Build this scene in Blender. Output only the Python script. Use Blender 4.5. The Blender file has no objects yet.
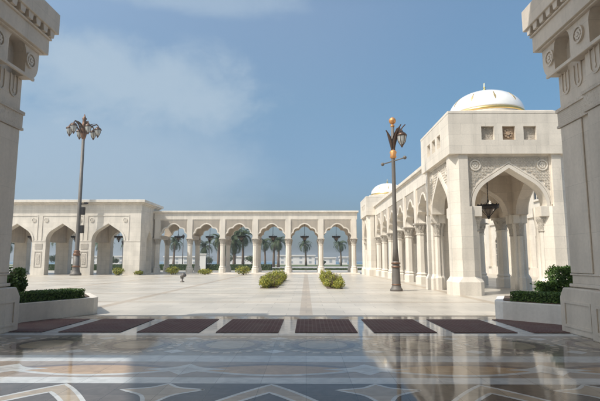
import bpy, math, random
from mathutils import Vector, Matrix
random.seed(7)
S = bpy.context.scene
HAZE = .0007
COL = S.collection
PI = math.pi

# ------------------------------------------------------------------ helpers
class MB:
    """collects simple solids and links them as ONE mesh object"""
    def __init__(s):
        s.v = []; s.f = []; s.sm = []
    def add(s, vs, fs, smooth=False):
        o = len(s.v)
        s.v += [tuple(p) for p in vs]
        for f in fs:
            s.f.append([i + o for i in f]); s.sm.append(smooth)
    def box(s, x0, x1, y0, y1, z0, z1):
        s.add([(x0,y0,z0),(x1,y0,z0),(x1,y1,z0),(x0,y1,z0),(x0,y0,z1),(x1,y0,z1),(x1,y1,z1),(x0,y1,z1)],
              [(0,3,2,1),(4,5,6,7),(0,1,5,4),(1,2,6,5),(2,3,7,6),(3,0,4,7)])
    def prism(s, poly, a, b, axis='y'):
        """polygon extruded: axis y -> poly is (x,z); axis x -> poly is (y,z); axis z -> poly is (x,y)"""
        n = len(poly)
        def P(p, d):
            if axis == 'y': return (p[0], d, p[1])
            if axis == 'x': return (d, p[0], p[1])
            return (p[0], p[1], d)
        vs = [P(p, a) for p in poly] + [P(p, b) for p in poly]
        ar = sum(poly[i][0]*poly[(i+1)%n][1] - poly[(i+1)%n][0]*poly[i][1] for i in range(n))
        fwd = (ar > 0) == (axis in 'xz')
        if b < a: fwd = not fwd
        lo = list(range(n)); hi = [i + n for i in range(n)]
        fs = [lo[::-1] if fwd else lo, hi if fwd else hi[::-1]]
        for i in range(n):
            j = (i+1) % n
            q = (i, j, j+n, i+n)
            fs.append(q if fwd else q[::-1])
        s.add(vs, fs)
    def strip(s, A, B, a, b):
        """band between two open (x,z) polylines, thickness y a..b (front a)"""
        n = len(A)
        vs = [(p[0],a,p[1]) for p in A] + [(p[0],a,p[1]) for p in B] + [(p[0],b,p[1]) for p in A] + [(p[0],b,p[1]) for p in B]
        fs = []
        for i in range(n-1):
            fs += [(i, n+i, n+i+1, i+1), (2*n+i, 2*n+i+1, 3*n+i+1, 3*n+i), (i, i+1, 2*n+i+1, 2*n+i), (n+i, 3*n+i, 3*n+i+1, n+i+1)]
        fs += [(0, 2*n, 3*n, n), (n-1, 2*n-1, 4*n-1, 3*n-1)]
        s.add(vs, fs)
    def lathe(s, prof, n=16, c=(0,0,0), smooth=True, rot=0, sy=1.0):
        vs = []; fs = []
        m = len(prof)
        for (r, z) in prof:
            for k in range(n):
                t = 2*PI*(k+rot)/n
                vs.append((c[0]+r*math.cos(t), c[1]+r*math.sin(t)*sy, c[2]+z))
        for i in range(m-1):
            for k in range(n):
                k2 = (k+1) % n
                fs.append((i*n+k, i*n+k2, (i+1)*n+k2, (i+1)*n+k))
        fs.append(tuple(range(n))[::-1]); fs.append(tuple((m-1)*n+k for k in range(n)))
        s.add(vs, fs, smooth)
    def tube(s, pts, rad, n=8, smooth=True):
        pts = [Vector(p) for p in pts]
        if not isinstance(rad, (list, tuple)): rad = [rad]*len(pts)
        vs = []; fs = []
        for i, p in enumerate(pts):
            d = (pts[min(i+1, len(pts)-1)] - pts[max(i-1, 0)]).normalized()
            u = d.orthogonal().normalized() if abs(d.z) < .95 else Vector((1,0,0))
            u = (u - d*u.dot(d)).normalized(); w = d.cross(u)
            if abs(d.z) < .95:
                w = Vector((0,0,1)); w = (w - d*w.dot(d)).normalized(); u = w.cross(d)
            for k in range(n):
                t = 2*PI*k/n
                vs.append(p + (u*math.cos(t) + w*math.sin(t))*rad[i])
        for i in range(len(pts)-1):
            for k in range(n):
                k2 = (k+1) % n
                fs.append((i*n+k, i*n+k2, (i+1)*n+k2, (i+1)*n+k))
        fs.append(tuple(range(n))[::-1]); fs.append(tuple((len(pts)-1)*n+k for k in range(n)))
        s.add(vs, fs, smooth)
    def sphere(s, c, r, n=14, sz=1.0):
        prof = [(max(1e-4, r*math.sin(PI*i/8)), -r*sz*math.cos(PI*i/8)) for i in range(9)]
        s.lathe(prof, n, c)
    def disc_y(s, c, r, a, b, n=24):
        s.prism([(c[0]+r*math.cos(2*PI*k/n), c[1]+r*math.sin(2*PI*k/n)) for k in range(n)], a, b, 'y')
    def ring_y(s, c, r0, r1, a, b, n=24):
        A = [(c[0]+r0*math.cos(2*PI*k/n), c[1]+r0*math.sin(2*PI*k/n)) for k in range(n+1)]
        B = [(c[0]+r1*math.cos(2*PI*k/n), c[1]+r1*math.sin(2*PI*k/n)) for k in range(n+1)]
        s.strip(A, B, a, b)
    def xform(s, M, start=0):
        for i in range(start, len(s.v)):
            s.v[i] = tuple(M @ Vector(s.v[i]))
    def mesh(s, name, mat):
        me = bpy.data.meshes.new(name)
        me.from_pydata(s.v, [], s.f)
        me.polygons.foreach_set('use_smooth', s.sm)
        if mat: me.materials.append(mat)
        me.update()
        return me
    def build(s, name, mat, parent=None, bevel=0):
        o = bpy.data.objects.new(name, s.mesh(name, mat))
        COL.objects.link(o)
        if parent: o.parent = parent
        if bevel:
            b = o.modifiers.new('bevel', 'BEVEL'); b.width = bevel; b.segments = 2; b.limit_method = 'ANGLE'; b.angle_limit = math.radians(40)
        return o

def tag(o, label=None, cat=None, group=None, kind=None):
    if label: o['label'] = label
    if cat: o['category'] = cat
    if group: o['group'] = group
    if kind: o['kind'] = kind
    return o
def thing(name, label, cat, loc=(0,0,0), rz=0, group=None):
    o = bpy.data.objects.new(name, None); COL.objects.link(o)
    o.location = loc; o.rotation_euler = (0,0,rz)
    return tag(o, label, cat, group)
def copy_tree(o, parent=None):
    c = o.copy(); COL.objects.link(c)
    if parent: c.parent = parent
    for ch in list(o.children): copy_tree(ch, c)
    return c

# ------------------------------------------------------------------ materials
def nodes(name):
    m = bpy.data.materials.new(name); m.use_nodes = True
    nt = m.node_tree; b = nt.nodes['Principled BSDF']
    return m, nt, b
def N(nt, t, **kw):
    n = nt.nodes.new(t)
    for k, v in kw.items():
        if k.startswith('i_'): n.inputs[k[2:].replace('_', ' ')].default_value = v
        else: setattr(n, k, v)
    return n
def L(nt, a, ao, b, bi): nt.links.new(a.outputs[ao], b.inputs[bi])
def rgb(c): return (c[0], c[1], c[2], 1)
def mixcol(nt, fac_node, fac_out, a, b, mode='MIX', facv=None):
    m = N(nt, 'ShaderNodeMix', data_type='RGBA', blend_type=mode)
    if fac_node: L(nt, fac_node, fac_out, m, 0)
    elif facv is not None: m.inputs[0].default_value = facv
    for i, x in ((6, a), (7, b)):
        if isinstance(x, tuple) and not hasattr(x[0], 'outputs'): m.inputs[i].default_value = rgb(x)
        else: nt.links.new(x[0].outputs[x[1]], m.inputs[i])
    return m

def stone(name, col, courses=(1.1, .42), rough=.6, joint=.8, var=.07, carve=0, bump=.15, cs=.9, world=False, flat=False):
    """dressed stone: coursed joints, block to block variation, faint weathering"""
    m, nt, b = nodes(name)
    tc = N(nt, 'ShaderNodeTexCoord'); sx = N(nt, 'ShaderNodeSeparateXYZ')
    if world:
        g = N(nt, 'ShaderNodeNewGeometry'); L(nt, g, 'Position', sx, 0)
    else: L(nt, tc, 'Object', sx, 0)
    cx = N(nt, 'ShaderNodeCombineXYZ')
    if flat:
        L(nt, sx, 0, cx, 0); L(nt, sx, 1, cx, 1)
    else:
        ad = N(nt, 'ShaderNodeMath', operation='ADD'); L(nt, sx, 0, ad, 0); L(nt, sx, 1, ad, 1)
        L(nt, ad, 0, cx, 0); L(nt, sx, 2, cx, 1)
    src = (tc, 'Object')
    no = N(nt, 'ShaderNodeTexNoise'); no.inputs['Scale'].default_value = .9; no.inputs['Detail'].default_value = 6
    L(nt, tc, 'Object', no, 'Vector')
    no2 = N(nt, 'ShaderNodeTexNoise'); no2.inputs['Scale'].default_value = 14; no2.inputs['Detail'].default_value = 8
    L(nt, tc, 'Object', no2, 'Vector')
    c1 = tuple(x*(1-var) for x in col); c2 = tuple(min(1, x*(1+var)) for x in col)
    if courses:
        br = N(nt, 'ShaderNodeTexBrick')
        br.inputs['Scale'].default_value = 1
        br.inputs['Brick Width'].default_value = courses[0]; br.inputs['Row Height'].default_value = courses[1]
        br.inputs['Mortar Size'].default_value = .006; br.inputs['Mortar Smooth'].default_value = .1
        br.inputs['Color1'].default_value = rgb(c1); br.inputs['Color2'].default_value = rgb(c2)
        br.inputs['Mortar'].default_value = rgb(tuple(x*joint for x in col))
        L(nt, cx, 0, br, 'Vector')
        base = (br, 'Color')
    else:
        base = col
    mr = N(nt, 'ShaderNodeMapRange'); L(nt, no, 0, mr, 0)
    mr.inputs[1].default_value = .3; mr.inputs[2].default_value = .7; mr.inputs[3].default_value = .9; mr.inputs[4].default_value = 1.06
    mu = mixcol(nt, None, None, base, (1,1,1), 'MULTIPLY', 1.0); nt.links.new(mr.outputs[0], mu.inputs[7])
    mr2 = N(nt, 'ShaderNodeMapRange'); L(nt, no2, 0, mr2, 0)
    mr2.inputs[1].default_value = .3; mr2.inputs[2].default_value = .7; mr2.inputs[3].default_value = .95; mr2.inputs[4].default_value = 1.04
    mu2 = mixcol(nt, None, None, (mu, 2), (1,1,1), 'MULTIPLY', 1.0); nt.links.new(mr2.outputs[0], mu2.inputs[7])
    st_ = N(nt, 'ShaderNodeMapping'); st_.inputs['Scale'].default_value = (2.6, 2.6, .22); L(nt, tc, 'Object', st_, 'Vector')
    n3 = N(nt, 'ShaderNodeTexNoise'); n3.inputs['Scale'].default_value = 1; n3.inputs['Detail'].default_value = 5; L(nt, st_, 0, n3, 'Vector')
    mr3 = N(nt, 'ShaderNodeMapRange'); L(nt, n3, 0, mr3, 0)
    mr3.inputs[1].default_value = .42; mr3.inputs[2].default_value = .72; mr3.inputs[3].default_value = 1.02; mr3.inputs[4].default_value = .88
    mu3 = mixcol(nt, None, None, (mu2, 2), (1,1,1), 'MULTIPLY', 1.0); nt.links.new(mr3.outputs[0], mu3.inputs[7])
    L(nt, mu3, 2, b, 'Base Color')
    b.inputs['Roughness'].default_value = rough
    bp = N(nt, 'ShaderNodeBump'); bp.inputs['Strength'].default_value = bump; bp.inputs['Distance'].default_value = .01
    if carve:
        vo = N(nt, 'ShaderNodeTexVoronoi', feature='DISTANCE_TO_EDGE'); vo.inputs['Scale'].default_value = carve; vo.inputs['Randomness'].default_value = .35
        L(nt, tc, 'Object', vo, 'Vector')
        st = N(nt, 'ShaderNodeMapRange'); L(nt, vo, 0, st, 0); st.inputs[1].default_value = .05; st.inputs[2].default_value = .2
        L(nt, st, 0, bp, 'Height'); bp.inputs['Strength'].default_value = cs; bp.inputs['Distance'].default_value = .04
    else:
        L(nt, no2, 0, bp, 'Height')
    L(nt, bp, 0, b, 'Normal')
    return m

def simple(name, col, rough=.5, metal=0.0, noise=8, var=.15, bump=0.0, coat=0):
    m, nt, b = nodes(name)
    tc = N(nt, 'ShaderNodeTexCoord')
    no = N(nt, 'ShaderNodeTexNoise'); no.inputs['Scale'].default_value = noise; no.inputs['Detail'].default_value = 6
    L(nt, tc, 'Object', no, 'Vector')
    mx = mixcol(nt, no, 0, tuple(x*(1-var) for x in col), tuple(min(1, x*(1+var)) for x in col))
    L(nt, mx, 2, b, 'Base Color')
    b.inputs['Roughness'].default_value = rough; b.inputs['Metallic'].default_value = metal
    if coat: b.inputs['Coat Weight'].default_value = coat; b.inputs['Coat Roughness'].default_value = .05
    if bump:
        bp = N(nt, 'ShaderNodeBump'); bp.inputs['Strength'].default_value = bump; bp.inputs['Distance'].default_value = .02
        L(nt, no, 0, bp, 'Height'); L(nt, bp, 0, b, 'Normal')
    return m

def leafmat(name, c1, c2, c3=None, f3=.9, rough=.55):
    m, nt, b = nodes(name)
    g = N(nt, 'ShaderNodeNewGeometry')
    cr = N(nt, 'ShaderNodeValToRGB'); L(nt, g, 'Random Per Island', cr, 0)
    e = cr.color_ramp.elements
    e[0].color = rgb(c1); e[1].color = rgb(c2); e[1].position = f3
    if c3:
        n = e.new(min(1, f3+.03)); n.color = rgb(c3)
    L(nt, cr, 0, b, 'Base Color')
    b.inputs['Roughness'].default_value = rough
    tr = N(nt, 'ShaderNodeBsdfTranslucent'); L(nt, cr, 0, tr, 'Color')
    ms = N(nt, 'ShaderNodeMixShader'); ms.inputs[0].default_value = .25
    out = nt.nodes['Material Output']
    L(nt, b, 0, ms, 1); L(nt, tr, 0, ms, 2); L(nt, ms, 0, out, 'Surface')
    return m

def polished(name, col, tile=.6, var=.1, rough=.06, joint=.6, vein=5):
    """polished floor stone laid in tiles"""
    m, nt, b = nodes(name)
    g = N(nt, 'ShaderNodeNewGeometry')
    br = N(nt, 'ShaderNodeTexBrick'); br.offset = 0
    br.inputs['Scale'].default_value = 1; br.inputs['Brick Width'].default_value = tile; br.inputs['Row Height'].default_value = tile
    br.inputs['Mortar Size'].default_value = .004
    br.inputs['Color1'].default_value = rgb(tuple(x*(1-var) for x in col)); br.inputs['Color2'].default_value = rgb(tuple(x*(1+var) for x in col))
    br.inputs['Mortar'].default_value = rgb(tuple(x*joint for x in col))
    L(nt, g, 'Position', br, 'Vector')
    no = N(nt, 'ShaderNodeTexNoise'); no.inputs['Scale'].default_value = vein; no.inputs['Detail'].default_value = 8; no.inputs['Distortion'].default_value = .8
    L(nt, g, 'Position', no, 'Vector')
    mr = N(nt, 'ShaderNodeMapRange'); L(nt, no, 0, mr, 0)
    mr.inputs[1].default_value = .3; mr.inputs[2].default_value = .7; mr.inputs[3].default_value = .82; mr.inputs[4].default_value = 1.12
    mu = mixcol(nt, None, None, (br, 'Color'), (1,1,1), 'MULTIPLY', 1.0); nt.links.new(mr.outputs[0], mu.inputs[7])
    L(nt, mu, 2, b, 'Base Color')
    n3 = N(nt, 'ShaderNodeTexNoise'); n3.inputs['Scale'].default_value = 1.3; n3.inputs['Detail'].default_value = 5
    L(nt, g, 'Position', n3, 'Vector')
    rr = N(nt, 'ShaderNodeMapRange'); L(nt, n3, 0, rr, 0)
    rr.inputs[1].default_value = .3; rr.inputs[2].default_value = .75; rr.inputs[3].default_value = rough*.6; rr.inputs[4].default_value = rough*1.6
    L(nt, rr, 0, b, 'Roughness'); b.inputs['Specular IOR Level'].default_value = .11
    bp = N(nt, 'ShaderNodeBump'); bp.inputs['Strength'].default_value = .008; bp.inputs['Distance'].default_value = .01
    n4 = N(nt, 'ShaderNodeTexNoise'); n4.inputs['Scale'].default_value = 2.2; n4.inputs['Detail'].default_value = 2
    L(nt, g, 'Position', n4, 'Vector'); L(nt, n4, 0, bp, 'Height'); L(nt, bp, 0, b, 'Normal')
    return m

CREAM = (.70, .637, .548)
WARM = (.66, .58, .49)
M = dict(
    stone=stone('cream_limestone', CREAM, (1.2,.55), var=.045, joint=.72),
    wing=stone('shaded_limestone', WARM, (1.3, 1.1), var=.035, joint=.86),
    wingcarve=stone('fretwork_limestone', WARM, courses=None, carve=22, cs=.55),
    plain=stone('smooth_limestone', CREAM, courses=None, var=.04),
    carved=stone('carved_limestone', (.60, .54, .46), courses=None, carve=14),
    fine=stone('finely_carved_limestone', (.60, .54, .47), courses=None, carve=26),
    tanfine=stone('tan_carved_limestone', (.60, .525, .435), courses=None, carve=22),
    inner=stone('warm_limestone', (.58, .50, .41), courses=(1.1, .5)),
    white=stone('white_stone', (.72, .70, .67), courses=(1.3, .6)),
    dome=simple('white_mosaic', (.80, .79, .76), .22, 0, 20, .04, 0, .4),
    gold=simple('gold_leaf', (.78, .56, .22), .3, .9, 12, .12),
    oldgold=simple('dull_gold', (.42, .33, .17), .5, .5, 12, .15),
    copper=simple('orange_gilding', (.62, .30, .11), .42, .5, 12, .2),
    band=simple('bronze_band', (.19, .105, .065), .5, .4, 12, .25),
    dark=simple('dark_bronze', (.035, .03, .028), .45, .6, 10, .3),
    pole=simple('grey_bronze_pole', (.15, .135, .12), .6, .25, 3, .2),
    brown=simple('brown_bronze', (.10, .06, .04), .4, .5, 14, .35),
    bowl=simple('amber_dark_glass', (.16, .12, .09), .2, 0, 18, .25),
    glass=simple('frosted_lamp_glass', (.42, .42, .40), .15, 0, 18, .25),
    pane=simple('dark_window_glass', (.03, .04, .05), .06, 0, 2, .2),
    rosette=simple('brown_carved_screen', (.42, .30, .20), .6, 0, 14, .4, .5),
    bark=simple('palm_bark', (.16, .115, .08), .9, 0, 9, .4, .8),
    soil=simple('planting_soil', (.10, .07, .05), .95, 0, 12, .3, .5),
    palm=leafmat('palm_leaf', (.03, .055, .02), (.09, .12, .04)),
    green=leafmat('hedge_leaf', (.04, .085, .016), (.11, .19, .035)),
    lantana=leafmat('lantana_leaf', (.15, .18, .025), (.36, .34, .05), (.66, .52, .06), .94),
    tree=leafmat('tree_leaf', (.03, .05, .02), (.085, .115, .045)),
    wood=simple('shrub_stem', (.10, .07, .045), .9, 0, 12, .3, .4),
    farpane=simple('hazed_window_glass', (.30, .33, .36), .2, 0, 1, .1),  # distance haze put into the pane colour
    farwhite=simple('whitewashed_wall', (.62, .61, .59), .8, 0, .6, .06),
)

# ------------------------------------------------------------------ arch profiles (half list mirrored); all relative to springing centre
def four_centred(w, r, rr=None, n=7):
    rr = rr or w*.75
    lo, hi = .05, 1.5
    g = lambda t: (w - rr*(1-math.cos(t)))*math.cos(t) - (r - rr*math.sin(t))*math.sin(t)
    for _ in range(50):
        mid = (lo+hi)/2
        if g(mid) > 0: lo = mid
        else: hi = mid
    t1 = lo
    left = [(-w + rr*(1-math.cos(t1*i/n)), rr*math.sin(t1*i/n)) for i in range(n+1)]
    x, z = left[-1]
    for i in (1, 2, 3): left.append((x*(1-i/4), z+(r-z)*i/4))
    return left + [(0, r)] + [(-a, b) for a, b in left[::-1]]
def lobed(w, r, n=9):
    """multifoil pointed arch: scalloped lobes each side, pointed crown lobe"""
    base = [(-w, 0.0), (-w*.84, r*.40), (-w*.46, r*.70), (0, r)]
    out = []
    for (a, b) in zip(base[:-1], base[1:]):
        d = Vector((b[0]-a[0], b[1]-a[1])); ln = d.length; nrm = Vector((-d.y, d.x))/ln
        k = .27 if b[0] < 0 else .13
        for i in range(n):
            t = i/n
            off = ln*k*math.sin(PI*t)**.8 if t > 0 else 0
            out.append((a[0]+d.x*t+nrm.x*off, a[1]+d.y*t+nrm.y*off))
    return out + [(0, r)] + [(-a, b) for a, b in out[::-1]]
def offset(p, d):
    out = []
    for i in range(len(p)):
        a = Vector(p[max(i-1, 0)]); b = Vector(p[min(i+1, len(p)-1)])
        t = (b-a).normalized(); n = Vector((-t.y, t.x))
        k = d
        if 0 < i < len(p)-1:
            t1 = (Vector(p[i])-a).normalized(); t2 = (b-Vector(p[i])).normalized()
            k = d/max(.55, math.cos(t1.angle(t2, 0)/2))
        out.append((p[i][0]+n.x*k, p[i][1]+n.y*k))
    return out
def at(p, cx, cz): return [(a+cx, b+cz) for a, b in p]
def wall_poly(x0, x1, z0, z1, ops):
    """outline with notches from the bottom: ops = list of profiles, left to right"""
    pts = [(x0, z1), (x0, z0)]
    for o in ops:
        if o[0][1] > z0+1e-6: pts.append((o[0][0], z0))
        pts += o
        if o[-1][1] > z0+1e-6: pts.append((o[-1][0], z0))
    return pts + [(x1, z0), (x1, z1)]

# ------------------------------------------------------------------ shared pieces of architecture
def octo(r): return [(r, 0)]
def column_mb(zcap=4.25):
    """octagonal shaft on a tall chamfered base"""
    m = MB()
    k = 1/math.cos(PI/8)
    m.lathe([(.42*k,0),(.42*k,.52),(.33*k,.62),(.345*k,.66),(.375*k,.70),(.33*k,.76),(.295*k,.84),(.285*k,zcap-.82),(.33*k,zcap-.80),(.33*k,zcap-.74)], 8, (0,0,0), False, .5)
    return m
def capital_mb(z1=4.25):
    m = MB()
    k = 1/math.cos(PI/8)
    z0 = z1-.74
    m.lathe([(.30*k,z0),(.31*k,z0+.12),(.37*k,z0+.40),(.34*k,z0+.42),(.44*k,z0+.64)], 8, (0,0,0), False, .5)
    # leaf tips round the bell
    for ring, (zz, rr, hh) in enumerate(((z0+.08, .29, .26), (z0+.34, .37, .24))):
        for q in range(8):
            t = 2*PI*(q+.5*ring)/8
            s0 = len(m.v)
            m.prism([(-.07,0),(.07,0),(.085,hh*.6),(0,hh),(-.085,hh*.6)], -.02, .04)
            m.xform(Matrix.Rotation(t+PI/2, 4, 'Z') @ Matrix.Translation((0,-rr,zz)) @ Matrix.Rotation(math.radians(16), 4, 'X'), s0)
    m.box(-.45,.45,-.45,.45,z1-.10,z1)
    return m
def medallion_mb(c, r, y):
    m = MB()
    m.ring_y(c, r*.78, r, y-.07, y)
    m.disc_y(c, r*.74, y-.025, y)
    for q in range(8):
        t = 2*PI*q/8
        m.disc_y((c[0]+r*.42*math.cos(t), c[1]+r*.42*math.sin(t)), r*.17, y-.06, y-.02, 10)
    m.disc_y(c, r*.2, y-.07, y-.02, 12)
    return m

def arcade(name, label, cat, loc, rz, nb, bay, depth, H=7.88, ext=(.35,.35)):
    """two rows of columns with multifoil arches; runs along local +x, front faces local -y"""
    t = thing(name, label, cat, loc, rz)
    Lx = nb*bay; x0, x1 = -ext[0], Lx+ext[1]
    zc = 4.25; ze = 6.64; w = bay/2-.42
    cme = column_mb(zc).mesh('column', M['plain']); kme = capital_mb(zc).mesh('capital', M['carved'])
    prof = lobed(w, 1.82)
    ops = [at(prof, bay*(i+.5), zc) for i in range(nb)]
    for row, (y, sg) in enumerate(((0, 1), (depth, -1))):
        for i in range(nb+1):
            c = bpy.data.objects.new('column', cme); COL.objects.link(c); c.parent = t; c.location = (i*bay, y, 0)
            k = bpy.data.objects.new('capital', kme); COL.objects.link(k); k.parent = c
        m = MB()
        m.prism(wall_poly(x0, x1, zc, ze, ops), y-.26, y+.26)
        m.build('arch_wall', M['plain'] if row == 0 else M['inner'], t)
        # raised pilaster strips above the columns
        yf = y-.26*sg
        for i in range(nb+1):
            m = MB()
            a, b = sorted((yf-.11*sg, yf))
            m.box(i*bay-.32, i*bay+.32, a, b, zc+.002, ze)
            m.build('pilaster', M['plain'], t)
        # moulded edge of each arch
        for o in ops:
            m = MB()
            a, b = sorted((yf-.035*sg, yf))
            m.strip(o, offset(o, .13), a, b)
            m.build('arch_moulding', M['plain'], t)
        if row == 0:
            for o in ops:     # carved spandrel field standing just proud of the wall
                cx = (o[0][0]+o[-1][0])/2
                outer = offset(o, .16)
                z1 = ze-.12
                hw = bay/2-.32-.1
                mid_ = [(min(max(p[0], cx-hw), cx+hw), min(p[1], z1)) for p in outer]
                m = MB(); m.prism([(cx-hw, z1)] + mid_ + [(cx+hw, z1)], yf-.012, yf)
                m.build('carved_spandrel', M['tanfine'], t)
    m = MB()
    m.box(x0-.07, x1+.07, -.33, depth+.33, ze, H-.30)
    m.build('entablature', M['stone'], t)
    m = MB()
    m.box(x0-.16, x1+.16, -.42, depth+.42, H-.30, H-.22)
    m.box(x0-.26, x1+.26, -.52, depth+.52, H-.22, H)
    m.build('cornice', M['plain'], t, .02)
    for i in range(nb+1):
        m = MB(); m.box(i*bay-.26, i*bay+.26, .26, depth-.26, zc+.0, zc+.45); m.build('tie_beam', M['inner'], t)
    return t

# ---------------------------------------------------------- ground and floors
def sheet(name, poly, z, mat, label=None):
    m = MB(); m.add([(x,y,z) for x,y in poly], [tuple(range(len(poly)))])
    o = m.build(name, mat); o['kind'] = 'structure'
    return o
def rect(x0,x1,y0,y1): return [(x0,y0),(x1,y0),(x1,y1),(x0,y1)]

def plaza_material():
    m, nt, b = nodes('plaza_travertine')
    g = N(nt, 'ShaderNodeNewGeometry')
    br = N(nt, 'ShaderNodeTexBrick'); br.offset = .5
    br.inputs['Scale'].default_value = 1; br.inputs['Brick Width'].default_value = 1.2; br.inputs['Row Height'].default_value = .8
    br.inputs['Mortar Size'].default_value = .008
    c = (.525, .48, .41)
    br.inputs['Color1'].default_value = rgb(tuple(x*.93 for x in c)); br.inputs['Color2'].default_value = rgb(tuple(x*1.07 for x in c)); br.inputs['Mortar'].default_value = rgb(tuple(x*.58 for x in c))
    L(nt, g, 'Position', br, 'Vector')
    # pattern of larger bands
    b2 = N(nt, 'ShaderNodeTexBrick'); b2.offset = 0
    b2.inputs['Scale'].default_value = 1; b2.inputs['Brick Width'].default_value = 7.2; b2.inputs['Row Height'].default_value = 4.8; b2.inputs['Mortar Size'].default_value = .2; b2.inputs['Mortar Smooth'].default_value = 0
    b2.inputs['Color1'].default_value = (1,1,1,1); b2.inputs['Color2'].default_value = (.96,.95,.93,1); b2.inputs['Mortar'].default_value = (.82,.75,.68,1)
    L(nt, g, 'Position', b2, 'Vector')
    mu = mixcol(nt, None, None, (br, 'Color'), (b2, 'Color'), 'MULTIPLY', 1.0)
    no = N(nt, 'ShaderNodeTexNoise'); no.inputs['Scale'].default_value = .35; no.inputs['Detail'].default_value = 8
    L(nt, g, 'Position', no, 'Vector')
    mr = N(nt, 'ShaderNodeMapRange'); L(nt, no, 0, mr, 0); mr.inputs[1].default_value = .3; mr.inputs[2].default_value = .7; mr.inputs[3].default_value = .84; mr.inputs[4].default_value = 1.08
    mu2 = mixcol(nt, None, None, (mu, 2), (1,1,1), 'MULTIPLY', 1.0); nt.links.new(mr.outputs[0], mu2.inputs[7])
    L(nt, mu2, 2, b, 'Base Color')
    rr = N(nt, 'ShaderNodeMapRange'); L(nt, no, 0, rr, 0); rr.inputs[3].default_value = .22; rr.inputs[4].default_value = .5
    L(nt, rr, 0, b, 'Roughness')
    n2 = N(nt, 'ShaderNodeTexNoise'); n2.inputs['Scale'].default_value = 3; n2.inputs['Detail'].default_value = 6
    L(nt, g, 'Position', n2, 'Vector')
    bp = N(nt, 'ShaderNodeBump'); bp.inputs['Strength'].default_value = .12; bp.inputs['Distance'].default_value = .01
    L(nt, n2, 0, bp, 'Height'); L(nt, bp, 0, b, 'Normal')
    return m
def grass_material(name, a, b_):
    m, nt, b = nodes(name)
    g = N(nt, 'ShaderNodeNewGeometry')
    no = N(nt, 'ShaderNodeTexNoise'); no.inputs['Scale'].default_value = .4; no.inputs['Detail'].default_value = 10
    L(nt, g, 'Position', no, 'Vector')
    mx = mixcol(nt, no, 0, a, b_); L(nt, mx, 2, b, 'Base Color'); b.inputs['Roughness'].default_value = .9
    return m

PLAZA = plaza_material()
sandy = simple('sandy_ground', (.36, .31, .24), .95, 0, .05, .15)
sheet('ground', rect(-6000, 6000, -60, 9000), -.02, sandy)
sheet('plaza_pavement', rect(-70, 60, -30, 92), 0, PLAZA)
sheet('road', rect(-300, 300, 97, 140), .0, simple('pale_asphalt', (.33, .32, .31), .9, 0, .3, .1))
sheet('lawn', rect(-300, 300, 146, 205), .0, grass_material('lawn_grass', (.045, .075, .02), (.09, .12, .035)))
def sea_material():
    m, nt, b = nodes('sea_water')
    g = N(nt, 'ShaderNodeNewGeometry')
    no = N(nt, 'ShaderNodeTexNoise'); no.inputs['Scale'].default_value = .25; no.inputs['Detail'].default_value = 6
    L(nt, g, 'Position', no, 'Vector')
    b.inputs['Base Color'].default_value = (.05, .13, .19, 1); b.inputs['Roughness'].default_value = .25
    bp = N(nt, 'ShaderNodeBump'); bp.inputs['Strength'].default_value = .6; bp.inputs['Distance'].default_value = .5
    L(nt, no, 0, bp, 'Height'); L(nt, bp, 0, b, 'Normal')
    return m
sheet('sea', rect(-6000, 6000, 240, 9000), .0, sea_material())

AX = -.45                       # axis of the porch
GREY = polished('grey_marble', (.28, .25, .215)); DARK = polished('dark_marble', (.12, .105, .095))
WHITE = polished('white_marble', (.52, .53, .53)); TAN = polished('tan_marble', (.38, .32, .25))
ORANGE = polished('orange_marble', (.44, .31, .20)); MAUVE = polished('mauve_marble', (.20, .165, .155))
PALE = polished('pale_marble', (.44, .44, .43)); CLAY = polished('clay_marble', (.32, .27, .23))
BEIGE = polished('beige_marble', (.52, .45, .37))
sheet('porch_floor', rect(-16, 15, -14, 14.25), .003, GREY)
def inlay(polys, z, mat, name='floor_inlay'):
    m = MB()
    for p in polys: m.add([(x,y,z) for x,y in p], [tuple(range(len(p)))])
    o = m.build(name, mat); o['kind'] = 'structure'
    return o
def ribbon(pts, w):
    """flat ribbon polygons along a polyline"""
    out = []
    n = len(pts); Ls = []; Rs = []
    for i in range(n):
        a = Vector(pts[max(i-1,0)]); b = Vector(pts[min(i+1,n-1)])
        t = (b-a).normalized(); q = Vector((-t.y, t.x))*w/2
        p = Vector(pts[i]); Ls.append(p+q); Rs.append(p-q)
    for i in range(n-1): out.append([tuple(Rs[i]), tuple(Rs[i+1]), tuple(Ls[i+1]), tuple(Ls[i])])
    return out
# straight bands across the porch
Z1, Z2, Z3, Z4, Z5 = .0036, .0040, .0044, .0048, .0052
inlay([rect(-16, 15, 13.52, 14.25)], Z1, BEIGE)
inlay([rect(-16, 15, 10.62, 11.02), rect(-16, 15, 7.93, 8.42), rect(-16, 15, 6.55, 6.88), rect(-16,15,3.2,3.5)], Z1, WHITE)
inlay([rect(-16, 15, 6.88, 7.93)], Z1, CLAY)
inlay([rect(-16, 15, 3.5, 6.55)], Z1, DARK)
# white strips between the mats
PM = 1.78
inlay([rect(-.25+.27+PM*k-.64, -.25+PM*k, 11.02, 13.52) for k in range(-7, 8)], Z1, WHITE)
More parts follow.
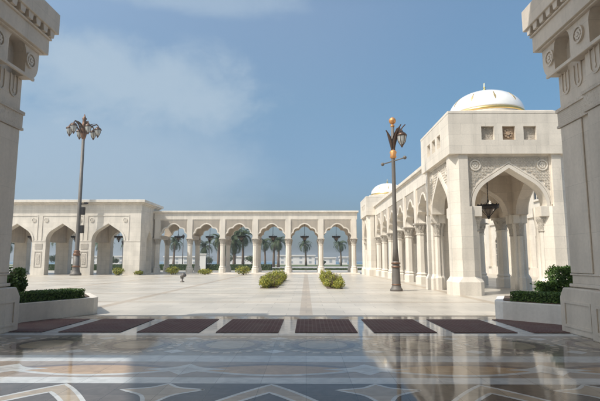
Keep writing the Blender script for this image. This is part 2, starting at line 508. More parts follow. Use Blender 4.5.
# lens and diamond band
lens = []; upper = []; lower = []; dia = []; core = []
for k in range(-5, 6):
    c = AX + 2.7*k
    arc = lambda a, n=32: [(c-1.35+2.7*i/n, 7.38+a*math.sin(PI*i/n)) for i in range(n+1)]
    lens.append(arc(.30) + arc(-.34)[::-1][1:-1])
    upper += ribbon(arc(.34), .13); lower += ribbon(arc(-.37), .10)
    d = c+1.35; q = []
    for (ax, ay, bx, by) in ((.66,0,0,.36),(0,.36,-.66,0),(-.66,0,0,-.36),(0,-.36,.66,0)):
        for i in range(8):
            t_ = i/8; s_ = 1-.30*math.sin(PI*t_)
            q.append((d+(ax+(bx-ax)*t_)*s_, 7.38+(ay+(by-ay)*t_)*s_))
    dia.append(q); core.append([(d+(x-d)*.45, 7.38+(y-7.38)*.45) for x, y in q])
inlay(lens, Z2, ORANGE); inlay(upper, Z3, MAUVE); inlay(lower, Z3, WHITE); inlay(dia, Z4, WHITE); inlay(core, Z5, PALE)
# ogee arches and concave stars in the nearest field
og = []; line = []; star = []; starl = []
for k in range(-5, 6):
    c = AX + 2.7*k
    def curve(top, n=26, lim=1.40):
        L_ = [(c+1.35*i/n, top-1.05*(1.35*i/n)-.45*(1.35*i/n)**2) for i in range(n+1)]
        L_ = [p for p in L_ if p[1] > 3.55]
        return [(2*c-x, y) for x, y in L_[::-1][:-1]] + L_
    og += [[a, b, d, e] for (a, b, e, d) in [(p, q, r, w) for p, q, r, w in zip(curve(6.50), curve(6.50)[1:], curve(6.12), curve(6.12)[1:])]]
    line += ribbon(curve(6.50), .055) + ribbon(curve(6.12), .055)
    d = c+1.35; q = []
    for (ax, ay, bx, by) in ((.52,0,0,.29),(0,.29,-.52,0),(-.52,0,0,-.75),(0,-.75,.52,0)):
        for i in range(10):
            t_ = i/10; s_ = 1-.30*math.sin(PI*t_)
            q.append((d+(ax+(bx-ax)*t_)*s_, 6.24+(ay+(by-ay)*t_)*s_))
    star.append(q); starl += ribbon(q+[q[0]], .05)
inlay(og, Z2, TAN); inlay(line, Z3, WHITE); inlay(star, Z2, TAN); inlay(starl, Z3, WHITE)
# interlaced ovals behind the white band
ov = []; ovr = []; ovw = []; small = []; zig = []
for k in range(-7, 8):
    c = .32 + PM*k
    e = lambda rx, ry: [(c+rx*math.cos(2*PI*i/48), 9.52+ry*math.sin(2*PI*i/48)) for i in range(49)]
    ov.append(e(.46,.46)[:-1]); ovr += ribbon(e(.55,.56), .15)
    for ph in range(24):      # broken ring of little pale tesserae
        a0 = 2*PI*ph/24; a1 = a0+2*PI/24*.62
        p = [(c+.74*math.cos(a0), 9.52+.80*math.sin(a0)), (c+.86*math.cos(a0), 9.52+.92*math.sin(a0)), (c+.84*math.cos(a1), 9.52+.90*math.sin(a1)), (c+.70*math.cos(a1), 9.52+.76*math.sin(a1))]
        ovw.append(p)
    for sy in (-1, 1):
        small.append([(c+PM/2+x, 9.52+sy*.72+y) for x, y in ((.20,0),(0,.17),(-.20,0),(0,-.17))])
        small.append([(c+PM/2+sy*.10+x, 9.52+y) for x, y in ((.05,-.22),(.05,.22),(-.03,.12),(-.03,-.12))])
inlay(ov, Z2, TAN); inlay(ovr, Z3, MAUVE); inlay(ovw, Z4, BEIGE); inlay(small, Z2, WHITE)

# mats
def mat_material():
    m, nt, b = nodes('ribbed_maroon_matting')
    tc = N(nt, 'ShaderNodeTexCoord')
    br = N(nt, 'ShaderNodeTexBrick'); br.offset = 0
    br.inputs['Scale'].default_value = 1; br.inputs['Brick Width'].default_value = .10; br.inputs['Row Height'].default_value = .10; br.inputs['Mortar Size'].default_value = .012
    br.inputs['Color1'].default_value = (.105,.060,.056,1); br.inputs['Color2'].default_value = (.135,.078,.071,1); br.inputs['Mortar'].default_value = (.19,.125,.11,1)
    L(nt, tc, 'Object', br, 'Vector'); dn = N(nt, 'ShaderNodeTexNoise'); dn.inputs['Scale'].default_value = 2.0; dn.inputs['Detail'].default_value = 7
    g_ = N(nt, 'ShaderNodeNewGeometry'); L(nt, g_, 'Position', dn, 'Vector')
    dr = N(nt, 'ShaderNodeMapRange'); L(nt, dn, 0, dr, 0); dr.inputs[1].default_value = .42; dr.inputs[2].default_value = .75; dr.inputs[3].default_value = 0; dr.inputs[4].default_value = .45
    dm = mixcol(nt, dr, 0, (br, 'Color'), (.20, .165, .14)); L(nt, dm, 2, b, 'Base Color'); b.inputs['Roughness'].default_value = .95; b.inputs['Specular IOR Level'].default_value = .15
    bp = N(nt, 'ShaderNodeBump'); bp.inputs['Strength'].default_value = .5; bp.inputs['Distance'].default_value = .01
    L(nt, br, 'Fac', bp, 'Height'); bp.invert = True; L(nt, bp, 0, b, 'Normal')
    return m
MATM = mat_material()
matlabels = {-5:'dark maroon mat beside the shaded cream pier, mostly hidden', -4:'dark maroon entrance mat running in against the planter with the round shrub',
 -3:'dark maroon entrance mat just off the corner of the planter with the round shrub', -2:'dark maroon entrance mat below the tall six-lantern lamp, next to the left planter mat',
 -1:'dark maroon entrance mat in line with the left yellow-green shrub row', 0:'dark maroon entrance mat in line with the right yellow-green shrub row',
 1:'dark maroon entrance mat below the single-lantern lamp', 2:'dark maroon entrance mat in front of the domed pavilion front pier',
 3:'dark maroon entrance mat running in against the right-hand white planter', 4:'dark maroon mat behind the right grey pier plinth'}
for k in range(-4, 4):
    x0 = -.25 + PM*k
    m = MB(); m.box(0, 1.41, 0, 2.46, 0, .014)
    o = m.build('entrance_mat', MATM, None, .004); o.location = (x0+random.uniform(-.01,.01), 11.05+random.uniform(-.012,.012), .0058); o.rotation_euler = (0, 0, random.uniform(-.006,.006))
    tag(o, matlabels[k], 'mat', 'dark entrance mats')

# ------------------------------------------------------------------ domed pavilion
def pavilion(label, loc, W=5.83, D=5.6):
    t = thing('domed_pavilion', label, 'pavilion', loc)
    H = 8.9; ZP = 6.74; pw = 1.42; ch = .40
    def octp(x, y, w, c): return [(x-w/2+c,y-w/2),(x+w/2-c,y-w/2),(x+w/2,y-w/2+c),(x+w/2,y+w/2-c),(x+w/2-c,y+w/2),(x-w/2+c,y+w/2),(x-w/2,y+w/2-c),(x-w/2,y-w/2+c)]
    cs = [(pw/2+.02, pw/2+.02), (W-pw/2-.02, pw/2+.02), (pw/2+.02, D-pw/2-.02), (W-pw/2-.02, D-pw/2-.02)]
    cs[2:] = [(.49, D-.49), (W-.49, D-.49)]
    for (x, y) in cs:
        pw, ch, kk = (1.42, .40, 1.0) if y < D/2 else (.94, .27, .62)
        m = MB(); m.prism(octp(x, y, pw-.16, ch-.05), .85, 4.2, 'z')
        # above the imposts the pier narrows to a chamfered corner post
        sx = 1 if x < W/2 else -1; sy = 1 if y < D/2 else -1
        ox = 0.1 if sx > 0 else W-.1; oy = .1 if sy > 0 else D-.1
        q = [(.36,0),(.80,0),(.80,.80),(0,.80),(0,.36)]
        q = [(ox+sx*a, oy+sy*b) for a, b in q]
        m.prism(q if sx*sy > 0 else q[::-1], 4.2, ZP, 'z')
        p = m.build('pier', M['stone'], t)
        m = MB(); m.prism(octp(x, y, pw+.06, .24), 0, .62, 'z')
        # sloping shoulder
        a = octp(x, y, pw+.06, .24); b = octp(x, y, pw-.16, ch-.05)
        m.add([(q[0],q[1],.62) for q in a]+[(q[0],q[1],.86) for q in b], [(i,(i+1)%8,8+(i+1)%8,8+i) for i in range(8)])
        m.build('plinth', M['plain'], p)
        for (dx, dy) in ((.62, .12), (.48, .48), (.12, .62)):
            m = MB(); m.lathe([(.19,.0),(.19,.70),(.13,.80),(.12,3.2),(.14,3.24),(.13,3.3),(.20,3.7),(.20,4.2)], 10, (x+sx*dx*kk, y+sy*dy*kk, 0))
            m.build('engaged_shaft', M['plain'], p)
    pw, ch = 1.42, .40
    # four arch walls, each in its own frame: local x along the wall, outer face at -y
    wx = (W-2*pw)/2; wy = (D-2*pw)/2
    sides = [((0,0,0), 0, W, wx), ((W,0,0), PI/2, D, wy), ((W,D,0), PI, W, wx), ((0,D,0), -PI/2, D, wy)]
    for si, (o, rz, LW, hw) in enumerate(sides):
        R = Matrix.Translation(o) @ Matrix.Rotation(rz, 4, 'Z')
        c = LW/2; x0 = .86; x1 = LW-.86
        w = 1.72 if si % 2 == 0 else 1.52
        ar = at(four_centred(w, 1.86, w*.8, 9), c, 4.22)
        y0 = .28
        def put(m, name, mat, par=t, bev=0):
            m.xform(R); return m.build(name, mat, par, bev)
        m = MB(); m.prism(wall_poly(x0, x1, 4.22, ZP, [ar]), y0, y0+.62)
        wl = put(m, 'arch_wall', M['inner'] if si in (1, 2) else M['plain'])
        m = MB(); m.strip(ar, offset(ar, .17), y0-.07, y0); m.strip(offset(ar,.2), offset(ar, .26), y0-.045, y0)
        put(m, 'archivolt', M['plain'], wl)
        # frame of the carved field
        m = MB()
        fx0, fx1 = x0+.02, x1-.02
        for (a, b, z0, z1) in ((fx0, fx1, ZP-.10, ZP-.002), (fx0, fx0+.09, 4.3, ZP-.10), (fx1-.09, fx1, 4.3, ZP-.10)):
            m.box(a, b, y0-.06, y0, z0, z1)
        put(m, 'panel_frame', M['plain'], wl)
        md = [(c-w+.10, 6.22), (c+w-.10, 6.22)]
        for q in md: put(medallion_mb(q, .27, y0), 'medallion', M['plain'], wl)
        # carved lattice: little eight-pointed stars standing out of the field
        lim = offset(ar, .36)
        def top_at(x):
            for p, q in zip(lim[:-1], lim[1:]):
                if p[0] <= x <= q[0] and q[0] > p[0]: return p[1]+(q[1]-p[1])*(x-p[0])/(q[0]-p[0])
            return 4.4
        if si in (0, 3):
            m = MB(); st = .14
            nx = int((fx1-fx0-.2)/st)
            for i in range(nx+1):
                for j in range(18):
                    x = fx0+.15+i*st; z = ZP-.20-j*st
                    if z < 4.4 or z < top_at(x)+.02: continue
                    if any((x-q[0])**2+(z-q[1])**2 < .34**2 for q in md): continue
                    r_ = st*.34
                    m.ring_y((x, z), st*.44, st*.56, y0-.04, y0, 10)
                    m.prism([(x+r_*(1 if h%2 else .5)*math.cos(PI*h/4), z+r_*(1 if h%2 else .5)*math.sin(PI*h/4)) for h in range(8)], y0-.03, y0)
                    if (i+j) % 2 == 0: m.disc_y((x+st/2, z-st/2), st*.15, y0-.05, y0, 6)
            put(m, 'carved_lattice', M['plain'], wl)
        # impost blocks and attached colonnettes
        for sx in (0, 1):
            back = si == 2 or (si == 1 and sx == 1) or (si == 3 and sx == 0)
            pw = .96 if back else 1.42
            m = MB()
            a, b = (min(.92, pw-.30), pw+.10) if sx == 0 else (LW-pw-.10, LW-min(.92, pw-.30))
            m.box(a, b, .20, .98, 3.72, 4.222)
            put(m, 'impost_block', M['plain'], t, .02)
            xc = pw-.12 if sx == 0 else LW-pw+.12
            m = MB(); k = 1/math.cos(PI/8)
            m.lathe([(.25*k,0),(.25*k,.66),(.18*k,.76),(.16*k,.86),(.15*k,3.0)], 8, (xc, .58, 0), False, .5)
            cl = put(m, 'colonnette', M['plain'])
            m = MB(); m.lathe([(.16*k,3.0),(.20*k,3.03),(.17*k,3.08),(.20*k,3.4),(.27*k,3.62),(.27*k,3.72)], 8, (xc, .58, 0), False, .5)
            put(m, 'capital', M['carved'], cl)
    # parapet storey with three recessed square panels on each outer face
    T = .5
    m = MB()
    m.box(0, W, .0, D, ZP, ZP+.68)              # solid course above the arches
    z0, z1 = ZP+.68, ZP+1.36
    m.box(T, W-T, T, D-T, z0-.002, z0+.3)
    for (horizontal, LW) in ((True, W), (False, D)):
        cc = [LW/2-1.02, LW/2, LW/2+1.02]
        xs = [0] + [v for c in cc for v in (c-.31, c+.31)] + [LW]
        for i in range(0, len(xs), 2):
            a, b = xs[i], xs[i+1]
            if horizontal:
                m.box(a, b, 0, T, z0, z1); m.box(a, b, D-T, D, z0, z1)
            else:
                a2, b2 = max(a, T), min(b, D-T)
                m.box(0, T, a2, b2, z0, z1); m.box(W-T, W, a2, b2, z0, z1)
    m.box(0, W, 0, D, z1, H-.17)
    m.build('parapet', M['stone'], t)
    m = MB()
    m.box(-.012, W+.012, -.012, D+.012, H-.17, H-.03); m.box(.45, W-.45, .45, D-.45, H-.03, H+.14); m.box(.95, W-.95, .95, D-.95, H+.14, H+.30)
    m.build('coping', M['plain'], t, .015)
    for q, c in enumerate((W/2-1.02, W/2, W/2+1.02)):
        m = MB(); m.box(c-.31, c+.31, .16, .30, z0, z1)
        p = m.build('recessed_panel', M['tanfine'] if q != 1 else M['rosette'], t)
        if q != 1: continue
        m = MB()
        for h in range(8):
            an = 2*PI*h/8; m.disc_y((c+.15*math.cos(an), z0+.34+.15*math.sin(an)), .075, .10, .16, 10)
        m.disc_y((c, z0+.34), .09, .07, .16, 12)
        m.build('rosette', M['rosette'] if q == 1 else M['carved'], p)
    for c in (D/2-1.02, D/2, D/2+1.02):
        m = MB(); m.box(.16, .30, c-.31, c+.31, z0, z1); m.build('recessed_panel', M['carved'], t)
    # ceiling and wall faces inside
    m = MB(); m.box(.9, W-.9, .9, D-.9, ZP-.25, ZP-.002)
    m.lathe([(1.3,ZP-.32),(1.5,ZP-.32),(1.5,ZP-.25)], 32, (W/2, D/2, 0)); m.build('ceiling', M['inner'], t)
    # dome
    R_ = 1.96; zb = H+.30
    m = MB()
    m.lathe([(R_+.02, zb-.1), (R_+.02, zb+.12)], 48, (W/2, D/2, 0)); dr = m.build('drum', M['plain'], t)
    prof = [(R_*math.cos(a)**.92 if a < 1.55 else .001, zb+.24+1.33*math.sin(a)) for a in [PI/2*i/20 for i in range(21)]]
    m = MB(); m.lathe(prof, 56, (W/2, D/2, 0)); dm = m.build('dome', M['dome'], t)
    m = MB(); m.lathe([(R_, zb+.08), (R_+.045, zb+.11), (R_+.045, zb+.22), (R_-.01, zb+.27)], 56, (W/2, D/2, 0)); m.build('gilded_ring', M['gold'], dm)
    for k in range(10):
        an = 2*PI*(k+.35)/10
        m = MB()
        for i in range(7):
            a = .30+.075*i; wd = [.012,.035,.055,.04,.02,.03,.008][i]
            rr = R_*math.cos(a)**.92+.012; zz = zb+.24+1.33*math.sin(a)+.01
            m.add([], [])
            m.v += [(rr*math.cos(an)-s*wd*math.sin(an)+W/2, rr*math.sin(an)+s*wd*math.cos(an)+D/2, zz) for s in (-1, 1)]
            m.v += [((rr-.05)*math.cos(an)-s*wd*math.sin(an)+W/2, (rr-.05)*math.sin(an)+s*wd*math.cos(an)+D/2, zz-.03) for s in (-1, 1)]
        for i in range(6):
            b = 4*i
            m.f += [(b, b+1, b+5, b+4), (b, b+4, b+6, b+2), (b+1, b+3, b+7, b+5)]; m.sm += [False]*3
        m.build('gold_ornament', M['oldgold'], dm)
    m = MB(); zt = zb+1.57
    m.lathe([(.16,zt-.04),(.06,zt+.05),(.12,zt+.14),(.03,zt+.24),(.07,zt+.31),(.02,zt+.38),(.012,zt+.55),(.001,zt+.58)], 12, (W/2, D/2, 0)); m.build('finial', M['gold'], dm)
    return t
pv = pavilion('large white-domed cream stone pavilion beside the single-lantern lamp post, lantern in its arch', (6.93, 22.8, 0))
pv2 = copy_tree(pv); pv2.location = (6.80, 53.9, 0)
pv2['label'] = 'far domed pavilion at the distant end of the right arcade, partly hidden behind it'

# ------------------------------------------------------------------ arcades
ar_right = arcade('column_arcade', 'long cream arcade of columns joining the near domed pavilion to the far one', 'arcade', (8.12, 53.55, 0), -PI/2, 6, 3.9, 4.1, 7.84, (.3, 2.0))
m = MB(); m.box(6*3.9+.9, 6*3.9+2.2, -.3, .3, 0, 4.26)
m.build('end_pier', M['stone'], ar_right)
cl_front = arcade('column_colonnade', 'cream colonnade of six scalloped arches across the plaza with sky behind', 'colonnade', (-18.72, 60.5, .16), 0, 6, 4.12, 4.3, 7.72)
m = MB(); m.box(-19.9, 6.6, 59.45, 66.0, .001, .16); m.box(-19.9, 6.6, 58.95, 59.45, .001, .08)
o = m.build('colonnade_step', M['plain'], None, .01); o['kind'] = 'structure'

# ------------------------------------------------------------------ gateway block on the left
def gateway():
    LX = 22.9; t = thing('arched_gateway', 'massive cream stone gateway block with pointed arches behind the tall lamp', 'gateway', (-19.25-LX, 55.7, 0))
    H = 8.7; D = 6.4; T = .95; zs = 3.95
    cen = [LX-3.82-5.36*k for k in range(4)][::-1]
    pr_ = four_centred(1.87, 2.0, 1.45, 9)
    for row, (ya, yb) in enumerate(((0, T), (D-T, D))):
        ops = [[(c-1.87, 0)] + at(pr_, c, zs) + [(c+1.87, 0)] for c in cen]
        m = MB(); m.prism(wall_poly(0, LX, 0, 7.45, ops), ya, yb)
        w = m.build('arch_wall', M['stone'], t)
        if row: continue
        m = MB()
        for c in cen:
            o = at(pr_, c, zs); m.strip(o, offset(o, .20), -.06, 0)
        m.build('archivolt', M['plain'], w)
        m = MB()
        for c in cen:       # raised frame round each bay
            m.box(c-2.45, c+2.45, -.05, 0, 6.84, 6.94)
            m.box(c-2.45, c-2.37, -.05, 0, zs+.04, 6.84); m.box(c+2.37, c+2.45, -.05, 0, zs+.04, 6.84)
        m.build('bay_frame', M['plain'], w)
        m = MB(); xs = [0] + [v for c in cen for v in (c-1.87, c+1.87)] + [LX]
        for i in range(0, len(xs), 2): m.box(xs[i]-.002, xs[i+1]+.002, -.035, T+.03, zs-.10, zs+.03)
        m.build('string_course', M['plain'], w)
        for i in range(2, len(xs)-2, 2):      # carved panels on the piers
            m = MB(); a, b = xs[i]+.38, xs[i+1]-.38
            m.box(a, b, -.04, 0, 3.0, 3.6)
            for (p, q, z0, z1) in ((a, b, 2.62, 2.7), (a, b, .9, .98), (a, a+.08, .98, 2.62), (b-.08, b, .98, 2.62)): m.box(p, q, -.04, 0, z0, z1)
            m.box(a+.22, b-.22, -.03, 0, 1.2, 2.4)
            m.build('pier_panel', M['carved'], w)
        for c in cen:
            for sx in (-1, 1):
                medallion_mb((c+sx*1.95, 6.36), .25, 0).build('medallion', M['plain'], w)
    # end walls with a narrow arch
    for (x0, x1) in ((LX-.9, LX), (0, .9)):
        m = MB(); side = four_centred(1.0, 1.35, .8, 8)
        ops = [[(D/2-1.0, 0)] + at(side, D/2, zs) + [(D/2+1.0, 0)]]
        m.prism(wall_poly(T, D-T, 0, 7.45, ops), x0, x1, 'x')
        m.build('end_wall', M['stone'], t)
    for i in range(1, len(cen)):
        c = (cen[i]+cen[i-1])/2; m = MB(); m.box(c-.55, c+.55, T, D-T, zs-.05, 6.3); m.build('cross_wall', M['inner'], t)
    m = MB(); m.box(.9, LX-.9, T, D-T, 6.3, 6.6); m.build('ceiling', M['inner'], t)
    m = MB(); m.box(-.03, LX+.03, -.03, D+.03, 7.45, 8.12); m.build('frieze', M['stone'], t)
    m = MB()
    m.box(-.14, LX+.14, -.14, D+.14, 8.12, 8.24); m.box(-.30, LX+.30, -.30, D+.30, 8.24, 8.38); m.box(-.52, LX+.52, -.52, D+.52, 8.38, H)
    m.build('cornice', M['plain'], t, .03)
gateway()

# ------------------------------------------------------------------ near wings either side of the porch
def wing(sg, label):
    yn = 8.45 if sg < 0 else 3.6
    t = thing('cornice_wing', label, 'wing', (AX+.03, 0, 0))
    def bx(m, u0, u1, y0, y1, z0, z1):
        a, b = sorted((sg*u0, sg*u1)); m.box(a, b, y0, y1, z0, z1)
    def pyz(m, poly, u0, u1):
        a, b = sorted((sg*u0, sg*u1)); m.prism(poly, a, b, 'x')
    def ubox(m, y, z): pass
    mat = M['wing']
    piers = [(10.05, 11.22, 0), (8.55, 9.92, -.12), (4.6, 6.2, -.12)]
    for (a, b, du) in (piers[:2] if sg < 0 else piers):
        m = MB(); bx(m, 6.52+du, 7.7, a, b, .98, 6.0); p = m.build('pier', mat, t, .03)
        m = MB()
        ye = b+.18 if b > 11 else b+.08
        pyz(m, [(a-.08, 0), (ye, 0), (ye, .78), (b+.02, 1.0), (a-.0, 1.0), (a-.08, .9)], 6.30+du, 7.9)
        m.build('plinth', mat, p, .025)
        m = MB()            # sunk panel drawn by a raised border
        u = 6.30+du
        for (y0, y1, z0, z1) in ((a+.12, ye-.18, .66, .72), (a+.12, ye-.18, .14, .20), (a+.12, a+.18, .20, .66), (ye-.24, ye-.18, .20, .66)):
            bx(m, u-.022, u, y0, y1, z0, z1)
        m.build('plinth_panel', mat, p)
        m = MB()
        u = 6.52+du
        bx(m, u-.05, u, a-.03, b+.05, 1.02, 1.09); bx(m, u-.03, u, a-.02, b+.03, 1.28, 1.32)
        m.build('base_moulding', mat, p, .015)
        m = MB(); bx(m, u-.035, u, a+.30, b-.02, 1.33, 4.735); m.build('shaft_panel', mat, p, .015)
        # carved band and capital zone with U-shaped flutes
        m = MB(); bx(m, u-.07, u, a-.06, b+.07, 4.74, 4.80); bx(m, u-.05, u, a-.04, b+.05, 4.80, 5.12); bx(m, u-.08, u, a-.07, b+.08, 5.12, 5.20)
        m.build('carved_band', M['wingcarve'], p)
        m = MB()
        nfl = 2
        wd = (b-a-.16)/nfl
        for i in range(nfl):
            c = a+.08+wd*(i+.5); r = wd*.24
            A = [(c-r, 6.0)] + [(c-r*math.cos(PI*j/10), 5.62-r*math.sin(PI*j/10)) for j in range(11)] + [(c+r, 6.0)]
            B = [(c-r-.035, 6.0)] + [(c-(r+.035)*math.cos(PI*j/10), 5.62-(r+.035)*math.sin(PI*j/10)) for j in range(11)] + [(c+r+.035, 6.0)]
            s0 = len(m.v); m.strip(A, B, -.025, 0)
            # strip is in (x,z); turn x into y
            for q in range(s0, len(m.v)):
                x, y, z = m.v[q]; m.v[q] = (sg*(u+y), x, z)
            s0 = len(m.v); m.prism([(c-.014, 6.0), (c-.014, 5.66), (c-.035, 5.62), (c, 5.55), (c+.035, 5.62), (c+.014, 5.66), (c+.014, 6.0)], sg*(u-.02), sg*u, 'x')
        m.build('fluted_relief', mat, p)
    # upper wall with niches; far end carried on a curved corbel
    far = 11.50; u0 = 6.32
    cor = [(far, 7.24), (far, 6.46)] + [(far-.28*(1-math.cos(PI/2*i/6)), 6.46-.40*math.sin(PI/2*i/6)) for i in range(1, 7)] + [(far-.28, 6.0)]
    niches = [(10.62, .34, 6.55), (9.15, .40, 6.55), (5.4, .45, 6.55)]
    ops = []
    for (c, r, z) in sorted(niches[:2] if sg < 0 else niches):
        ops.append([(c-r, 6.0)] + [(c-r*math.cos(PI*j/12), z+r*.95*math.sin(PI*j/12)) for j in range(13)] + [(c+r, 6.0)])
    big = four_centred(1.05, 1.0, .8, 6)
    wp = [(yn, 7.24), (yn, 6.0)]
    for o in sorted(ops + [], key=lambda q: q[0][0]): wp += o
    wp += [(far-.28, 6.0)] + cor[::-1][1:]
    # thin facing with the niche openings, a solid wall behind
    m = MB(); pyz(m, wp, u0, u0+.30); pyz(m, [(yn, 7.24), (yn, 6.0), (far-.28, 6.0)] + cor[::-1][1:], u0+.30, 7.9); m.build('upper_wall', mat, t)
    m = MB(); bx(m, 6.26, 6.32, yn, 11.28, 5.98, 6.06)
    bx(m, 6.24, 6.32, yn, 11.56, 6.78, 6.82)
    m.build('string_course', mat, t, .01)
    for c in ((9.9, 11.12) if sg < 0 else (9.9, 11.12, 7.9, 6.6)):
        m = MB(); s0 = 0
        mm = medallion_mb((c, 6.45), .19, 0)
        for q in range(len(mm.v)):
            x, y, z = mm.v[q]; mm.v[q] = (sg*(u0+y*.7), x, z)
        mm.build('medallion', mat, t)
    m = MB(); bx(m, 6.17, 8.0, yn-.1, 11.66, 6.82, 7.22); m.build('frieze', mat, t, .012)
    m = MB(); bx(m, 6.12, 8.0, yn-.1, 11.70, 7.22, 7.27); bx(m, 6.01, 8.1, yn-.2, 11.81, 7.44, 7.99); m.build('cornice', mat, t, .015)
    m = MB(); bx(m, 6.22, 8.0, yn-.1, 11.6, 7.27, 7.44); m.build('cornice_bed', mat, t)
    for i in range(10 if sg < 0 else 24):
        y = 11.58-.32*i
        m = MB(); pyz(m, [(y-.075, 7.275), (y+.075, 7.275), (y+.11, 7.44), (y-.11, 7.44)], 6.06, 6.22); m.build('bracket', mat, t)
    for i in range(4):
        x = 6.35+.42*i
        m = MB(); bx(m, x-.08, x+.08, 11.6, 11.78, 7.275, 7.44); m.build('bracket', mat, t)
    # wall between the piers behind the arch
    m = MB(); bx(m, 7.72, 8.0, yn, 11.0, 0, 6.0); m.build('back_wall', mat, t)
    return t
wing(-1, 'shaded brown-grey stone wing with bracketed cornice framing the view, behind the round shrub')
wing(1, 'pale grey stone wing with bracketed cornice and arched niche, beside the tall clipped bush')

# unseen canopy above and behind the viewpoint, outline shaped for porch shade and sun patch
t = thing('shade_canopy', 'unseen flat stone canopy shaped to shade the polished porch floor', 'canopy')
m = MB(); m.prism([(-20,8.92),(-20,2.83),(-11.56,2.83),(-10.66,.37),(-9.75,-2.1),(-9.75,-14),(14,-14),(14,8.92)], 13, 13.7, 'z'); m.build('canopy_slab', M['plain'], t)
m = MB()
for (x, y) in ((-19.2, 7.8), (13.2, 7.8), (13.2, -13), (-9.0, -13.2)): m.box(x-.7, x+.7, y-.7, y+.7, 0, 13)
m.build('support_pier', M['stone'], t)
m = MB(); m.box(-17, 14, -15, -14.02, 0, 13.7); m.build('rear_wall', M['stone'], t)  # unseen wall added to cut the sky light reaching the porch

# ------------------------------------------------------------------ palace front beyond the pavilion
t = thing('palace_front', 'pale palace wall with dark windows seen through the pavilion arch', 'building', (24.2, 34, 0))
PLN = 40
m = MB(); m.box(0, 6, 0, PLN, 0, 11.4); m.build('wall', M['stone'], t)
m = MB(); m.box(-.35, 6, -.2, PLN+.2, 11.4, 11.9); m.box(-.16, 0, 0, PLN, 6.2, 6.5); m.box(-.12, 0, 0, PLN, 0, .9); m.build('cornice', M['plain'], t)
for k in range(7):
    y = 2.6+5.4*k
    m = MB(); m.box(-.30, 0, y-.45, y+.45, .9, 6.2); m.box(-.25, 0, y-.4, y+.4, 6.5, 11.4); m.build('pilaster', M['plain'], t)
    c = y+2.7
    ap = [(c-.62, 1.0)] + at(four_centred(.62, .8, .5, 6), c, 3.9) + [(c+.62, 1.0)]
    op = offset(ap, .22); op[0] = (c-.84, 1.0); op[-1] = (c+.84, 1.0)
    m = MB(); m.prism(ap, -.03, -.001, 'x'); w = m.build('arched_window', M['pane'], t)
    m = MB(); s0 = 0; m.strip(ap, op, -.16, 0)
    for q in range(len(m.v)):
        x, y_, z = m.v[q]; m.v[q] = (y_, x, z)
    m.box(-.09, -.03, c-.03, c+.03, 1.0, 4.6)
    for zz in (1.7, 2.4, 3.1, 3.8): m.box(-.085, -.03, c-.6, c+.6, zz-.03, zz+.03)
    m.build('window_frame', M['plain'], w)
    m = MB(); m.box(-.03, -.001, c-.6, c+.6, 8.0, 9.9); w = m.build('window', M['pane'], t)
    m = MB(); m.box(-.16, 0, c-.78, c-.6, 7.8, 10.1); m.box(-.16, 0, c+.6, c+.78, 7.8, 10.1); m.box(-.16, 0, c-.6, c+.6, 9.9, 10.1); m.box(-.16, 0, c-.6, c+.6, 7.8, 8.0); m.box(-.08, -.03, c-.03, c+.03, 8.0, 9.9)
    m.build('window_frame', M['plain'], w)

# ------------------------------------------------------------------ hanging lanterns
def hanging(label, loc, chain, par=None):
    t = thing('hanging_lantern', label, 'lantern', loc, 0, 'hanging bowl lanterns in the arches')
    m = MB(); m.tube([(0,0,.0),(0,0,chain)], .022, 6)
    for q in range(int(chain/.16)): m.sphere((0,0,.08+.16*q), .034, 6)
    m.sphere((0,0,chain-.02), .06, 8)
    m.build('chain', M['dark'], t)
    m = MB(); m.lathe([(.44,-.05),(.52,-.05),(.55,.04),(.53,.13),(.44,.13)], 24)
    for q in range(12):
        a = 2*PI*q/12; m.sphere((.53*math.cos(a), .53*math.sin(a), .15), .035, 6)
    m.build('hoop', M['dark'], t)
    m = MB(); m.lathe([(.27,0),(.23,-.15),(.14,-.31),(.07,-.40)], 20); m.build('glass_bowl', M['bowl'], t)
    m = MB()
    for q in range(8):
        a = 2*PI*q/8; m.tube([(.47*math.cos(a), .47*math.sin(a), .0), (.31*math.cos(a), .31*math.sin(a), -.17), (.19*math.cos(a), .19*math.sin(a), -.34), (.05*math.cos(a), .05*math.sin(a), -.46)], .018, 5)
    m.lathe([(.02,-.62),(.07,-.55),(.10,-.47),(.05,-.42)], 12)
    for q in range(3):
        a = 2*PI*q/3; m.tube([(.50*math.cos(a), .50*math.sin(a), .1), (0,0,.34)], .010, 4)
    m.sphere((0,0,.34), .05, 8)
    m.build('cage', M['dark'], t)
    return t
h0 = hanging('large dark bowl lantern hanging from a long chain in the near pavilion arch', (9.62, 25.3, 4.4), 2.1)
arch_words = ['first arch, beside the gateway block', 'second arch, in front of the white kiosk', 'third arch, among the tall palms', 'fourth arch, before the palm grove', 'fifth arch, above the slender lone palm', 'sixth arch, above the stout lone palm']
h1 = hanging('x y', (0,0,0), 1.9)
for i in range(6):
    c = h1 if i == 0 else copy_tree(h1)
    c.location = (-18.72+4.12*(i+.5), 62.6, 4.66); c['label'] = 'dark bowl lantern in the colonnade: ' + arch_words[i]
gw = ['gateway arch nearest the colonnade', 'gateway arch just behind the tall lamp pole', 'gateway arch above the round shrub', 'hidden gateway arch beyond the shaded pier']
for i in range(3):
    c = copy_tree(h1); c.location = (-19.25-3.82-5.36*i, 59.0, 4.5); c['label'] = 'dark bowl lantern hanging in the ' + gw[i]

